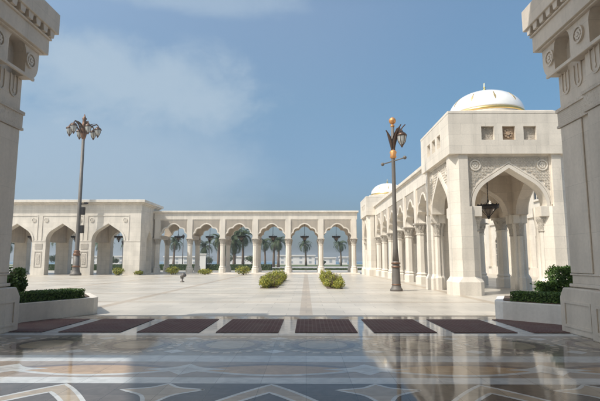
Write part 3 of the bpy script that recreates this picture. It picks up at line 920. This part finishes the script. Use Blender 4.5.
# ------------------------------------------------------------------ street lamps
def lantern_parts(parent, loc, s=1.0):
    m = MB(); m.lathe([(.10*s,-.62*s),(.24*s,-.38*s),(.31*s,-.05*s),(.29*s,.02*s)], 12, loc, False); g = m.build('lantern', M['glass'], parent)
    m = MB(); m.lathe([(.36*s,.0),(.36*s,.05*s),(.26*s,.18*s),(.12*s,.28*s),(.05*s,.40*s),(.02*s,.48*s)], 12, loc); m.build('lantern_cap', M['brown'], g)
    m = MB()
    for q in range(6):
        a = 2*PI*q/6
        m.tube([(loc[0]+r*s*math.cos(a), loc[1]+r*s*math.sin(a), loc[2]+z*s) for r, z in ((.32,0),(.255,-.38),(.11,-.62))], .02*s, 5)
    m.lathe([(.03*s,-.80*s),(.08*s,-.72*s),(.12*s,-.62*s)], 10, loc)
    m.build('lantern_cage', M['brown'], g)
def blade(m, base, ang, tilt, ln, wd):
    """a lens-shaped metal leaf curving outwards"""
    s0 = len(m.v); n = 8; vs = []
    for i in range(n+1):
        t_ = i/n; w = wd*math.sin(PI*min(1, t_*.93+.05))**.8
        a = tilt*t_; r = ln*t_
        x = r*math.sin(a); z = r*math.cos(a)
        vs += [(x, -w, z), (x+.05, 0, z), (x, w, z), (x-.04, 0, z)]
    fs = []
    for i in range(n):
        b = 4*i
        for q in range(4): fs.append((b+q, b+(q+1)%4, b+4+(q+1)%4, b+4+q))
    m.add(vs, fs, True)
    m.xform(Matrix.Translation(base) @ Matrix.Rotation(ang, 4, 'Z'), s0)

t = thing('lamp_post', 'very tall grey lamp post carrying a ring of lanterns, in front of the gateway block', 'lamp', (-26.0, 54.45, 0))
m = MB(); m.lathe([(.32,2.2),(.24,2.6),(.22,6),(.16,16.6)], 16); m.build('pole', M['pole'], t)
m = MB(); m.lathe([(.62,0),(.62,.18),(.50,.30),(.42,.55),(.38,.9),(.34,2.2)], 16); m.build('base', M['pole'], t)
m = MB(); m.lathe([(.34,2.2),(.40,2.28),(.40,2.40),(.32,2.50),(.32,2.62),(.36,2.70),(.25,2.8)], 16); m.build('collar', M['band'], t)
m = MB(); m.lathe([(.38,.9),(.44,.95),(.44,1.05),(.38,1.1)], 16); m.build('collar', M['band'], t)
m = MB(); m.lathe([(.17,15.7),(.28,16.0),(.34,16.4),(.30,17.0),(.38,17.3),(.22,17.6),(.20,18.0),(.26,18.2),(.12,18.4),(.02,18.75)], 14); m.build('crown', M['band'], t)
for k in range(6):
    a = 2*PI*(k+.2)/6
    m = MB(); ca, sa = math.cos(a), math.sin(a)
    m.tube([(.3*ca,.3*sa,16.4),(.9*ca,.9*sa,17.35),(1.4*ca,1.4*sa,17.55),(1.6*ca,1.6*sa,17.3)], [.09,.08,.07,.05], 8)
    blade(m, (.2*ca,.2*sa,16.7), a, .95, 1.55, .17)
    am = m.build('arm', M['brown'], t)
    lantern_parts(am, (1.55*ca, 1.55*sa, 16.9), 1.15)
for z, s in ((8.1, 0), (7.3, 1), (5.2, 1)):
    m = MB()
    if s: m.box(.22, .62, -.22, .22, z-.45, z+.45); m.box(.1, .24, -.06, .06, z-.1, z+.1); m.build('floodlight_box', M['dark'], t, .03)
    else: m.tube([(0,0,z),(.85,0,z+.03)], .07, 6); m.box(.55,.95,-.12,.12,z+.0,z+.18); m.build('camera_arm', M['dark'], t)

t = thing('lamp_post', 'bronze lamp post with orange ball finial and one lantern beside the pavilion', 'lamp', (4.87, 26.3, 0))
m = MB(); m.lathe([(.185,1.6),(.13,2.3),(.115,4.5),(.10,7.3),(.09,9.1)], 16); m.build('pole', M['pole'], t)
m = MB(); m.lathe([(.34,0),(.34,.10),(.28,.16),(.235,.30),(.225,.8),(.20,1.3),(.185,1.6)], 16); m.build('base', M['pole'], t)
for z in (.34, 1.28, 1.48): m = MB(); m.lathe([(.19,z-.04),(.25,z-.02),(.25,z+.03),(.19,z+.05)], 16); m.build('collar', M['band'], t)
m = MB(); m.lathe([(.11,7.25),(.19,7.35),(.15,7.45),(.20,7.62),(.13,7.72)], 14); m.build('collar', M['copper'], t)
m = MB(); m.sphere((0,0,9.42), .20, 16); m.lathe([(.09,9.05),(.13,9.12),(.06,9.2),(.06,9.25)], 12); m.build('ball_finial', M['copper'], t)
m = MB()
for a, tl, ln, wd in ((.3,.42,1.75,.16),(2.6,-.28,1.35,.15),(3.6,.30,1.2,.15),(5.4,.35,1.5,.15),(1.4,.3,1.3,.14)): blade(m, (.08*math.cos(a),.08*math.sin(a),7.68), a, tl, ln, wd)
m.build('plume', M['brown'], t)
m = MB(); m.tube([(.05,0,7.9),(.25,-.1,8.6),(.38,-.15,8.95),(.44,-.18,8.88)], [.035,.03,.03,.025], 8); am = m.build('arm', M['brown'], t)
lantern_parts(am, (.46,-.2,8.50), .82)
m = MB(); m.tube([(-.42,.85,7.12),(.42,-.85,7.12)], .035, 8)
for q in (-1, 1): m.sphere((.45*q,-.92*q,7.12), .10, 10)
m.build('cross_bar', M['pole'], t)

# small low fitting standing on the plaza
t = thing('floor_spotlight', 'small dark spotlight on a short post standing alone on the plaza', 'spotlight', (-9.5, 37.2, 0))
m = MB(); m.lathe([(.17,0),(.17,.05),(.07,.09),(.05,.32)], 12); m.build('post', M['pole'], t)
m = MB(); m.tube([(-.10,.05,.36),(.16,-.03,.56)], [.13,.17], 12); m.tube([(.16,-.03,.56),(.19,-.04,.585)], [.19,.18], 12); m.build('lamp_head', M['pole'], t)
m = MB(); m.box(-.14,-.11,-.02,.1,.28,.52); m.box(-.14,.14,-.02,.03,.26,.30); m.build('bracket', M['pole'], t)

# ------------------------------------------------------------------ planting
def leaf(m, p, size, nrm=None, asp=.55):
    n = Vector((random.gauss(0,1), random.gauss(0,1), random.gauss(0,1)))
    if nrm is not None: n = n*.55 + Vector(nrm)*1.0
    n.normalize(); u = n.orthogonal().normalized(); u = Matrix.Rotation(random.uniform(0, 2*PI), 3, n) @ u; w = n.cross(u)
    s = size*random.uniform(.7, 1.3); p = Vector(p)
    o = len(m.v)
    m.v += [tuple(p-u*s), tuple(p+w*s*asp+n*s*.12), tuple(p+u*s), tuple(p-w*s*asp+n*s*.12)]
    m.f.append([o, o+1, o+2, o+3]); m.sm.append(False)
def blob(m, c, r, n, size, shell=.55):
    for _ in range(n):
        d = Vector((random.gauss(0,1), random.gauss(0,1), random.gauss(0,1))).normalized()
        q = shell+(1-shell)*random.random()
        leaf(m, (c[0]+d.x*r[0]*q, c[1]+d.y*r[1]*q, c[2]+d.z*r[2]*q), size, d)
def hedge_box(m, path, w, z0, z1, size, dens):
    """leaves over a clipped hedge that follows a path"""
    for (a, b) in zip(path[:-1], path[1:]):
        a = Vector(a); b = Vector(b); d = b-a; ln = d.length; t_ = d/ln; q = Vector((-t_.y, t_.x))
        for _ in range(int(dens*ln*w)):
            p = a+d*random.random()+q*random.uniform(-w/2, w/2); leaf(m, (p.x, p.y, z1+random.uniform(-.05, .02)), size, (0,0,1))
        for sgn in (-1, 1):
            for _ in range(int(dens*ln*(z1-z0))):
                p = a+d*random.random()+q*sgn*(w/2+random.uniform(-.05, .02)); leaf(m, (p.x, p.y, random.uniform(z0, z1)), size, (q.x*sgn, q.y*sgn, 0))
    for (p0, sgn, t_) in ((path[0], -1, (Vector(path[1])-Vector(path[0])).normalized()), (path[-1], 1, (Vector(path[-1])-Vector(path[-2])).normalized())):
        q = Vector((-t_.y, t_.x))
        for _ in range(int(dens*w*(z1-z0))):
            p = Vector(p0)+q*random.uniform(-w/2, w/2)+t_*sgn*random.uniform(-.04,.02); leaf(m, (p.x, p.y, random.uniform(z0, z1)), size, (t_.x*sgn, t_.y*sgn, 0))
def stems(m, c, r, h, n, z0):
    for _ in range(n):
        a = random.uniform(0, 2*PI)
        m.tube([(c[0]+r*.2*math.cos(a), c[1]+r*.2*math.sin(a), z0), (c[0]+r*.45*math.cos(a), c[1]+r*.45*math.sin(a), z0+h*.5), (c[0]+r*.75*math.cos(a+.2), c[1]+r*.75*math.sin(a+.2), z0+h*.85)], [.022,.016,.008], 5)

# planters: angled low stone walls either side of the mats
def planter(sg, label):
    X = AX+.03
    t = thing('stone_planter', label, 'planter', (X, 0, 0))
    if sg > 0: pts = [(5.72,13.80),(5.80,13.46),(7.2,11.95),(9.6,11.95),(9.6,15.6),(6.5,15.6)]
    else: pts = [(6.0,15.0),(6.02,14.75),(7.25,12.1),(10.2,12.1),(10.2,17.0),(7.15,17.0)]
    P = [(sg*a, b) for a, b in pts]
    if sg < 0: P = P[::-1]
    m = MB(); m.prism(P, 0, .50, 'z'); m.build('wall', M['white'] if sg > 0 else M['plain'], t, .015)
    cx = sum(p[0] for p in P)/6; cy = sum(p[1] for p in P)/6
    Q = [(cx+(p[0]-cx)*.86, cy+(p[1]-cy)*.86) for p in P]
    m = MB(); m.prism(Q, .501, .525, 'z'); m.build('soil', M['soil'], t)
planter(-1, 'low angled beige planter wall below the shaded pier with the round shrub')
planter(1, 'low angled white planter wall in front of the domed pavilion')

def hedge(label, path, w, z0, z1, dens=1500, size=.027):
    t = thing('clipped_hedge', label, 'hedge', (0,0,0))
    m = MB(); hedge_box(m, path, w, z0, z1, size, dens); m.build('leaves', M['green'], t)
    m = MB()
    for (a, b) in zip(path[:-1], path[1:]):
        a = Vector(a); b = Vector(b); tt = (b-a).normalized(); q = Vector((-tt.y, tt.x))*(w/2-.06); a2 = a+tt*.05; b2 = b-tt*.05
        m.prism([tuple(a2+q), tuple(b2+q), tuple(b2-q), tuple(a2-q)][::-1], z0, z1-.05, 'z')
    m.build('twig_core', M['core'], t)
M['core'] = simple('dense_hedge_interior', (.03, .055, .015), .95, 0, 25, .4, .5)
hedge('low clipped green hedge along the beige planter, bright sunlit top', [(AX-6.50,14.74),(AX-7.61,12.4)], .66, .51, .76)
hedge('low clipped green hedge along the white planter', [(AX+6.25,13.66),(AX+7.6,12.21)], .55, .51, .76)

def bush(name, label, c, r, n, size, mat, z0=.0, shell=.5, nst=8, group=None, lumps=0):
    t = thing(name, label, 'shrub', (c[0], c[1], z0), 0, group)
    m = MB(); blob(m, (0,0,r[2]), r, n, size, shell)
    for _ in range(lumps):
        a = random.uniform(0, 2*PI); q = random.uniform(.5, .9)
        blob(m, (r[0]*q*math.cos(a), r[1]*q*math.sin(a), r[2]*random.uniform(.7, 1.7)), (r[0]*.38, r[1]*.38, r[2]*.38), n//10, size, .3)
    m.build('leaves', mat, t)
    m = MB(); stems(m, (0,0,0), min(r[0], r[1]), 2*r[2], nst, 0); m.build('stems', M['wood'], t)
    return t
bush('round_shrub', 'loose rounded dark shrub against the shaded pier above the beige planter', (AX-7.72, 13.3), (.42,.42,.46), 1500, .05, M['green'], .52, .3, 14, None, 9)

def clipped_bush(label, c, w, d, z0, z1):
    t = thing('clipped_bush', label, 'shrub', (c[0], c[1], z0))
    m = MB(); h = z1-z0
    for _ in range(int(1000*(w*d+2*h*(w+d))*.9)):
        p = [random.uniform(-w/2, w/2), random.uniform(-d/2, d/2), random.uniform(h*.22, h)]
        k = random.choice((0, 0, 1, 1, 2)); sg = random.choice((-1, 1)); n = [0,0,0]
        if k == 2: p[2] = h; n[2] = 1
        else: p[k] = sg*(w, d)[k]/2; n[k] = sg
        p[0] += random.gauss(0,.04); p[1] += random.gauss(0,.04); p[2] += random.gauss(0,.03)
        leaf(m, p, .045, n)
    for _ in range(260): leaf(m, (random.uniform(-w/2, w/2)*.8, random.uniform(-d/2, d/2)*.8, random.uniform(h*.2, h*.95)), .055)
    m.build('leaves', M['green'], t)
    m = MB(); stems(m, (0,0,0), min(w, d)*.5, h, 9, 0); m.build('stems', M['wood'], t)
clipped_bush('tall square-clipped dark bush against the pale grey pier', (AX+8.02, 14.3), .66, .62, .52, 1.38)
clipped_bush('short square-clipped bush beside the taller clipped bush', (AX+7.46, 14.35), .38, .40, .52, .95)

# long rows of yellow-flecked shrubs flanking the middle path
def shrub_row(label, x0, x1, y0, y1, h):
    t = thing('lantana_hedge', label, 'shrub row', ((x0+x1)/2, y0, 0))
    m = MB(); w = (x1-x0)/2; n = int((y1-y0)/.8)
    for i in range(n+1):
        y = (y1-y0)*i/n; hh = h*random.uniform(.6, 1.12)
        for _ in range(3):
            xx = random.uniform(-w*.7, w*.7); k_ = random.uniform(.6, 1.05)
            blob(m, (xx, y+random.uniform(-.4,.4), hh*k_*.5), (w*random.uniform(.4, .62), .6, hh*k_*.52), 380, .047, .3)
    m.build('leaves', M['lantana'], t)
    m = MB()
    for i in range(n*2):
        stems(m, (random.uniform(-w*.6, w*.6), (y1-y0)*i/(n*2), 0), .3, h*.9, 3, 0)
    m.build('stems', M['wood'], t)
    m = MB(); m.box(-w*.8, w*.8, -.2, y1-y0+.2, .001, .03); m.build('soil', M['soil'], t)
shrub_row('long yellow-green shrub row on the left side of the middle path', -2.85, -1.60, 29.0, 41, .92)
shrub_row('long yellow-green shrub row on the right side of the middle path', 1.12, 2.26, 28.6, 41, .92)
for (u, y, w, h, lab) in ((-21.2, 57.2-2.6, .75, .45, 'dry yellowish bush at the gateway block corner'), (-19.4, 55.9, .6, .28, 'smallest low bush next to the gateway corner bush'),
        (-15.9, 57.6, .95, .50, 'yellow-green bush before the first colonnade arch'), (-12.0, 57.6, .95, .36, 'low flat bush before the second colonnade arch'), (-7.4, 56.6, 1.0, .55, 'yellow-green bush before the third colonnade arch')):
    bush('lantana_bush', lab, (u, y), (w, w*.7, h), 700, .085, M['lantana'], 0, .4, 8)
hg = thing('low_hedge', 'dark green low hedge running along behind the colonnade', 'hedge')
m = MB(); hedge_box(m, [(-45, 84), (-6, 84)], 3.0, 0, 1.0, .12, 30); hedge_box(m, [(-6, 87), (30, 87)], 1.6, 0, .32, .1, 35); m.build('leaves', M['tree'], hg)
m = MB(); m.box(-45, -6, 82.6, 85.4, 0, .92); m.box(-6, 30, 86.3, 87.7, 0, .27); m.build('twig_core', M['core'], hg)

# palms: three shapes, copied
def palm(h, seed, spread=2.3, nf=34, lean=.25):
    random.seed(seed)
    t = thing('palm_tree', 'x y', 'palm')
    m = MB(); tip = (lean, lean*.3, h)
    m.tube([(0,0,0),(lean*.1,0,h*.3),(lean*.4,lean*.1,h*.65),tip], [.34,.25,.23,.27], 10)
    m.lathe([(.27,-.6),(.38,-.3),(.34,.1),(.12,.35)], 10, tip); m.build('trunk', M['bark'], t)
    m = MB()
    for i in range(nf):
        az = i*2.39996+random.uniform(-.2, .2); el = math.radians(random.choice((75, 55, 40, 22, 5, -15, -35))+random.uniform(-9, 9)); ln = spread*random.uniform(.85, 1.1)
        p = Vector(tip)+Vector((0,0,.15)); pts = [p.copy()]; e = el
        for k in range(9):
            p = p+Vector((math.cos(az)*math.cos(e), math.sin(az)*math.cos(e), math.sin(e)))*ln/9; e -= math.radians(9+3*k*.5); pts.append(p.copy())
        m.tube(pts, [.03-.0025*k for k in range(10)], 4)
        side = Vector((-math.sin(az), math.cos(az), 0))
        for k in range(1, 10):
            for hh in (0, .5):
                if k == 9 and hh: continue
                q = pts[k].lerp(pts[min(9, k+1)], hh); d = (pts[min(9, k+1)]-pts[k-1]).normalized()
                ll = spread*.26*math.sin(PI*(.15+.8*k/10))
                for s in (-1, 1):
                    e2 = q + (side*s*.8+d*.65+Vector((0,0,-.30+random.uniform(-.1,.1)))).normalized()*ll
                    wv = d*.05*spread/2.3
                    o = len(m.v); m.v += [tuple(q-wv), tuple(q+wv), tuple(e2+wv*.2), tuple(e2-wv*.2)]; m.f.append([o,o+1,o+2,o+3]); m.sm.append(False)
    m.build('crown', M['palm'], t)
    return t
pal = [palm(5.2, 11), palm(4.4, 12, 2.6, 40, .1), palm(6.2, 13, 2.7, 38, -.3)]
used = [False]*3
palms = [ # pixel-free placement: x, y, kind, scale, label
 (-33.5, 122, 0, 1.0, 'palm behind the first colonnade arch, beside a thin lamp pole'),
 (-27.5, 130, 1, .9, 'short palm glimpsed left of the kiosk behind the second arch'),
 (-19.0, 112, 1, 1.0, 'palm beside the white kiosk behind the second arch'),
 (-17.6, 118, 2, 1.0, 'tallest bushy palm in the third colonnade arch'),
 (-14.6, 112, 2, .95, 'tall palm near the right column of the third arch'),
 (-20.6, 125, 0, 1.05, 'palm at the left side of the third colonnade arch'),
 (-18.9, 104, 0, .95, 'palm leaning low in front of the third-arch palm cluster'),
 (-16.0, 108, 1, 1.1, 'broad dark palm in the middle of the third colonnade arch'),
 (-10.8, 128, 2, .85, 'palm left in the grove of the fourth arch'),
 (-9.0, 134, 0, 1.0, 'palm in the middle of the grove of the fourth arch'),
 (-7.2, 126, 0, .95, 'palm right in the grove of the fourth arch'),
 (.0, 160, 0, 1.05, 'slender lone palm in the fifth colonnade arch'),
 (11.6, 160, 2, .98, 'stout lone palm in the sixth colonnade arch'),
 (-74, 118, 1, 1.0, 'palm in the gateway arch beside the shaded pier'),
 (-62, 120, 0, 1.05, 'palm behind the gateway arch left of the tall lamp'),
 (-54, 128, 1, 1.0, 'palm close behind the tall lamp pole'),
 (-50.5, 120, 0, 1.0, 'palm left in the gateway arch nearest the colonnade'),
 (-45.0, 124, 1, 1.1, 'palm right in the gateway arch nearest the colonnade'),
]
for (x, y, k, s, lab) in palms:
    p = pal[k] if not used[k] else copy_tree(pal[k]); used[k] = True
    p.location = (x, y, -.02); s *= 1.22*random.uniform(.9, 1.1); p.scale = (s, s, s); p.rotation_euler = (0, 0, random.uniform(0, 6)); p['label'] = lab; p['group'] = 'palms beyond the arches'
random.seed(5)
trees = [(-78, 150, 3.2, 2.2, 'round tree behind the gateway arch by the shaded pier'), (-57, 140, 2.8, 2.0, 'round tree low behind the tall lamp pole'), (-49, 150, 3, 2.0, 'round tree behind the gateway arch nearest the colonnade'),
         (-21.5, 132, 3.4, 2.1, 'dark round tree below the third-arch palms'), (-15.5, 138, 3.2, 1.9, 'dark round tree between the third and fourth arches'), (-31, 150, 2.6, 1.8, 'round tree behind the kiosk'), (6.0, 165, 1.5, 1.1, 'small round tree just right of the fifth-arch column')]
for (x, y, w, h, lab) in trees:
    t = thing('garden_tree', lab, 'tree', (x, y, 0), 0, 'round trees beyond the arches')
    m = MB(); m.tube([(0,0,0),(.1,0,h*.5),(.05,.05,h*1.1)], [.16,.12,.07], 7)
    for a in range(4): m.tube([(.08,0,h*.55),(w*.4*math.cos(a*1.7),w*.4*math.sin(a*1.7),h*1.1)], [.07,.03], 5)
    m.build('trunk', M['wood'], t)
    m = MB()
    for _ in range(9):
        a = random.uniform(0, 2*PI); q = random.uniform(0, .6)
        blob(m, (w*q*math.cos(a), w*q*math.sin(a), h*random.uniform(.8, 1.35)), (w*.42, w*.42, h*.38), 170, .17, .4)
    m.build('crown', M['tree'], t)

# thin lamp poles beyond the colonnade
def thin_lamp(lab, x, y, h):
    t = thing('garden_lamp', lab, 'lamp', (x, y, 0), 0, 'thin dark lamps beyond the colonnade')
    m = MB(); m.lathe([(.16,0),(.14,.5),(.08,.6),(.06,h)], 10); m.build('pole', M['dark'], t)
    m = MB(); m.lathe([(.10,h),(.22,h+.15),(.30,h+.55),(.34,h+.6),(.2,h+.75),(.04,h+.95)], 10); m.build('lamp_head', M['dark'], t)
thin_lamp('thin dark lamp pole right of the first-arch palm', -25.6, 100, 6.2)
thin_lamp('thin dark lamp pole just left of the kiosk lantern chain', -19.9, 99, 5.4)
thin_lamp('thin dark lamp pole behind the gateway arch nearest the colonnade', -37.8, 99, 5.0)

# white kiosk
t = thing('white_kiosk', 'small white flat-roofed kiosk behind the second colonnade arch', 'kiosk', (-17.6, 82, 0))
m = MB(); m.box(-.55, .55, 0, 1.4, 0, 2.7); m.build('wall', M['farwhite'], t)
m = MB(); m.box(-.68, .68, -.12, 1.52, 2.7, 2.86); m.build('roof', M['farwhite'], t)
m = MB(); m.box(.551, .57, .3, 1.1, .1, 2.2); m.build('door', M['dark'], t)

# pale buildings on the shore
def shore_building(lab, x, y, w, d, h, dome=False, floors=2):
    t = thing('shore_building', lab, 'building', (x, y, 0), 0, 'pale buildings on the shore')
    m = MB(); m.box(0, w, 0, d, 0, h); m.box(-.4, w+.4, -.4, d+.4, h, h+.5); m.build('wall', M['farwhite'], t)
    nw = max(2, int(w/4))
    for f in range(floors):
        for i in range(nw):
            x0 = w*(i+.5)/nw; z0 = h*(f+.3)/floors
            m = MB(); m.box(x0-.6, x0+.6, -.06, -.01, z0, z0+h/floors*.5); m.build('window', M['farpane'], t)
    if dome:
        m = MB(); m.lathe([(w*.12*math.cos(PI/2*i/8)+.01, h+.5+w*.09*math.sin(PI/2*i/8)) for i in range(9)], 20, (w/2, d/2, 0)); m.build('dome', M['farwhite'], t)
shore_building('long pale building with domed roof behind the fourth and fifth arches', -13, 222, 17, 10, 3.9, False)
shore_building('low pale building behind the fifth arch palm', 4.6, 222, 9, 8, 2.9, False, 1)
shore_building('pale block behind the sixth arch palm', 15.6, 222, 3.4, 7, 3.2, False, 1)
shore_building('pale low building seen past the third-arch palms', -40, 222, 18, 10, 3.4)
shore_building('pale building seen through the gateway arches', -110, 225, 34, 12, 3.6)
shore_building('pale shore building behind the first colonnade arch', -66, 224, 20, 12, 3.4)

# ------------------------------------------------------------------ air
hm = bpy.data.materials.new('coastal_haze'); hm.use_nodes = True
hm.node_tree.nodes.clear()
ho = hm.node_tree.nodes.new('ShaderNodeOutputMaterial'); hv = hm.node_tree.nodes.new('ShaderNodeVolumePrincipled')
hv.inputs['Color'].default_value = (.86, .92, .97, 1); hv.inputs['Density'].default_value = HAZE; hv.inputs['Anisotropy'].default_value = .2
hm.node_tree.links.new(hv.outputs[0], ho.inputs['Volume'])
m = MB(); m.box(-900, 900, -70, 1500, -2.0, 24); o = m.build('haze', hm); o['kind'] = 'stuff'

# ------------------------------------------------------------------ light, sky, camera
EL = math.radians(52); AZ = Vector((-.85, -.53, 0)).normalized()
sd = Vector((AZ.x*math.cos(EL), AZ.y*math.cos(EL), math.sin(EL)))
ld = bpy.data.lights.new('sun', 'SUN'); ld.energy = 3.2; ld.angle = math.radians(.55); ld.color = (1, .965, .905)
lo = bpy.data.objects.new('sun', ld); COL.objects.link(lo)
lo.rotation_euler = (-sd).to_track_quat('-Z', 'Y').to_euler()
W = bpy.data.worlds.new('World'); S.world = W; W.use_nodes = True
nt = W.node_tree; bg = nt.nodes['Background']
sky = N(nt, 'ShaderNodeTexSky', sky_type='NISHITA'); sky.sun_disc = False
sky.sun_elevation = EL; sky.sun_rotation = math.atan2(AZ.x, AZ.y)
sky.altitude = 0; sky.air_density = 1.0; sky.dust_density = 3.0; sky.ozone_density = .6
# thin hazy cloud, brighter towards one side of the sky
tc = N(nt, 'ShaderNodeTexCoord')
cn = N(nt, 'ShaderNodeTexNoise'); cn.inputs['Scale'].default_value = 7.5; cn.inputs['Detail'].default_value = 9; cn.inputs['Roughness'].default_value = .58; cn.inputs['Distortion'].default_value = .3
mp = N(nt, 'ShaderNodeMapping'); mp.inputs['Scale'].default_value = (1, 1, 1.5); mp.inputs['Location'].default_value = (.3, .1, .7); L(nt, tc, 'Generated', mp, 'Vector'); L(nt, mp, 0, cn, 'Vector')
sx = N(nt, 'ShaderNodeSeparateXYZ'); L(nt, tc, 'Generated', sx, 0)
def cloud(az, el, a, b, amount, wob):
    """one soft bank of haze cloud around a compass direction"""
    az = math.radians(az); el = math.radians(el)
    c = Vector((math.sin(az)*math.cos(el), math.cos(az)*math.cos(el), math.sin(el))); e1 = Vector((math.cos(az), -math.sin(az), 0)); e2 = e1.cross(c)*-1
    acc = None
    for e, k in ((e1, a), (e2, b)):
        d = N(nt, 'ShaderNodeVectorMath', operation='DOT_PRODUCT'); L(nt, tc, 'Generated', d, 0); d.inputs[1].default_value = e/k
        off = N(nt, 'ShaderNodeMath', operation='SUBTRACT'); L(nt, d, 'Value', off, 0); off.inputs[1].default_value = c.dot(e)/k
        p = N(nt, 'ShaderNodeMath', operation='POWER'); ab = N(nt, 'ShaderNodeMath', operation='ABSOLUTE'); L(nt, off, 0, ab, 0); L(nt, ab, 0, p, 0); p.inputs[1].default_value = 2.4
        if acc:
            q = N(nt, 'ShaderNodeMath', operation='ADD'); L(nt, acc, 0, q, 0); L(nt, p, 0, q, 1); acc = q
        else: acc = p
    w_ = N(nt, 'ShaderNodeMath', operation='MULTIPLY_ADD'); L(nt, cn, 0, w_, 0); w_.inputs[1].default_value = -wob; L(nt, acc, 0, w_, 2)
    r = N(nt, 'ShaderNodeMapRange'); r.interpolation_type = 'SMOOTHERSTEP'; L(nt, w_, 0, r, 0); r.inputs[1].default_value = 1-wob*.38; r.inputs[2].default_value = .05-wob*.62; r.inputs[3].default_value = 0; r.inputs[4].default_value = amount
    return r
m3 = cloud(-22, 19, .31, .11, .70, 2.5)
for args in ((-24, 9.5, .36, .19, .50, 1.3), (-16, 30.5, .26, .05, .45, 1.8), (-9.6, 17.5, .05, .045, .42, 1.4)):
    c2 = cloud(*args); q = N(nt, 'ShaderNodeMath', operation='MAXIMUM'); L(nt, m3, 0, q, 0); L(nt, c2, 0, q, 1); m3 = q
# the humid coastal air dims the lowest sky
ramp = N(nt, 'ShaderNodeValToRGB'); L(nt, sx, 2, ramp, 0)
e = ramp.color_ramp.elements
e[0].position = 0; e[0].color = (.42,.51,.62,1); e[1].position = .48; e[1].color = (1,1.05,.985,1)
q = e.new(.115); q.color = (.47,.575,.68,1); q = e.new(.31); q.color = (.71,.83,.82,1)
tint = mixcol(nt, None, None, (sky, 0), (ramp, 0), 'MULTIPLY', 1.0)
east = N(nt, 'ShaderNodeMapRange'); east.interpolation_type = 'SMOOTHSTEP'; L(nt, sx, 0, east, 0); east.inputs[1].default_value = -.02; east.inputs[2].default_value = .4; east.inputs[3].default_value = 0; east.inputs[4].default_value = 1
eastc = mixcol(nt, east, 0, (1,1,1), (.80, .91, .96))
tint2 = mixcol(nt, None, None, (tint, 2), (eastc, 2), 'MULTIPLY', 1.0)
mx = mixcol(nt, m3, 0, (tint2, 2), (2.6, 3.2, 3.75))
L(nt, mx, 2, bg, 'Color'); bg.inputs['Strength'].default_value = .143

cam = bpy.data.cameras.new('camera'); co = bpy.data.objects.new('camera', cam); COL.objects.link(co)
cam.sensor_width = 36; cam.lens = 28.8; cam.clip_start = .05; cam.clip_end = 20000
co.location = (0, 0, 1.6); co.rotation_euler = (PI/2+math.atan(60.5/480), 0, math.radians(.71))
S.camera = co
vs = S.view_settings; vs.view_transform = 'Standard'; vs.look = 'None'; vs.exposure = .38; vs.gamma = 1; vs.use_curve_mapping = False
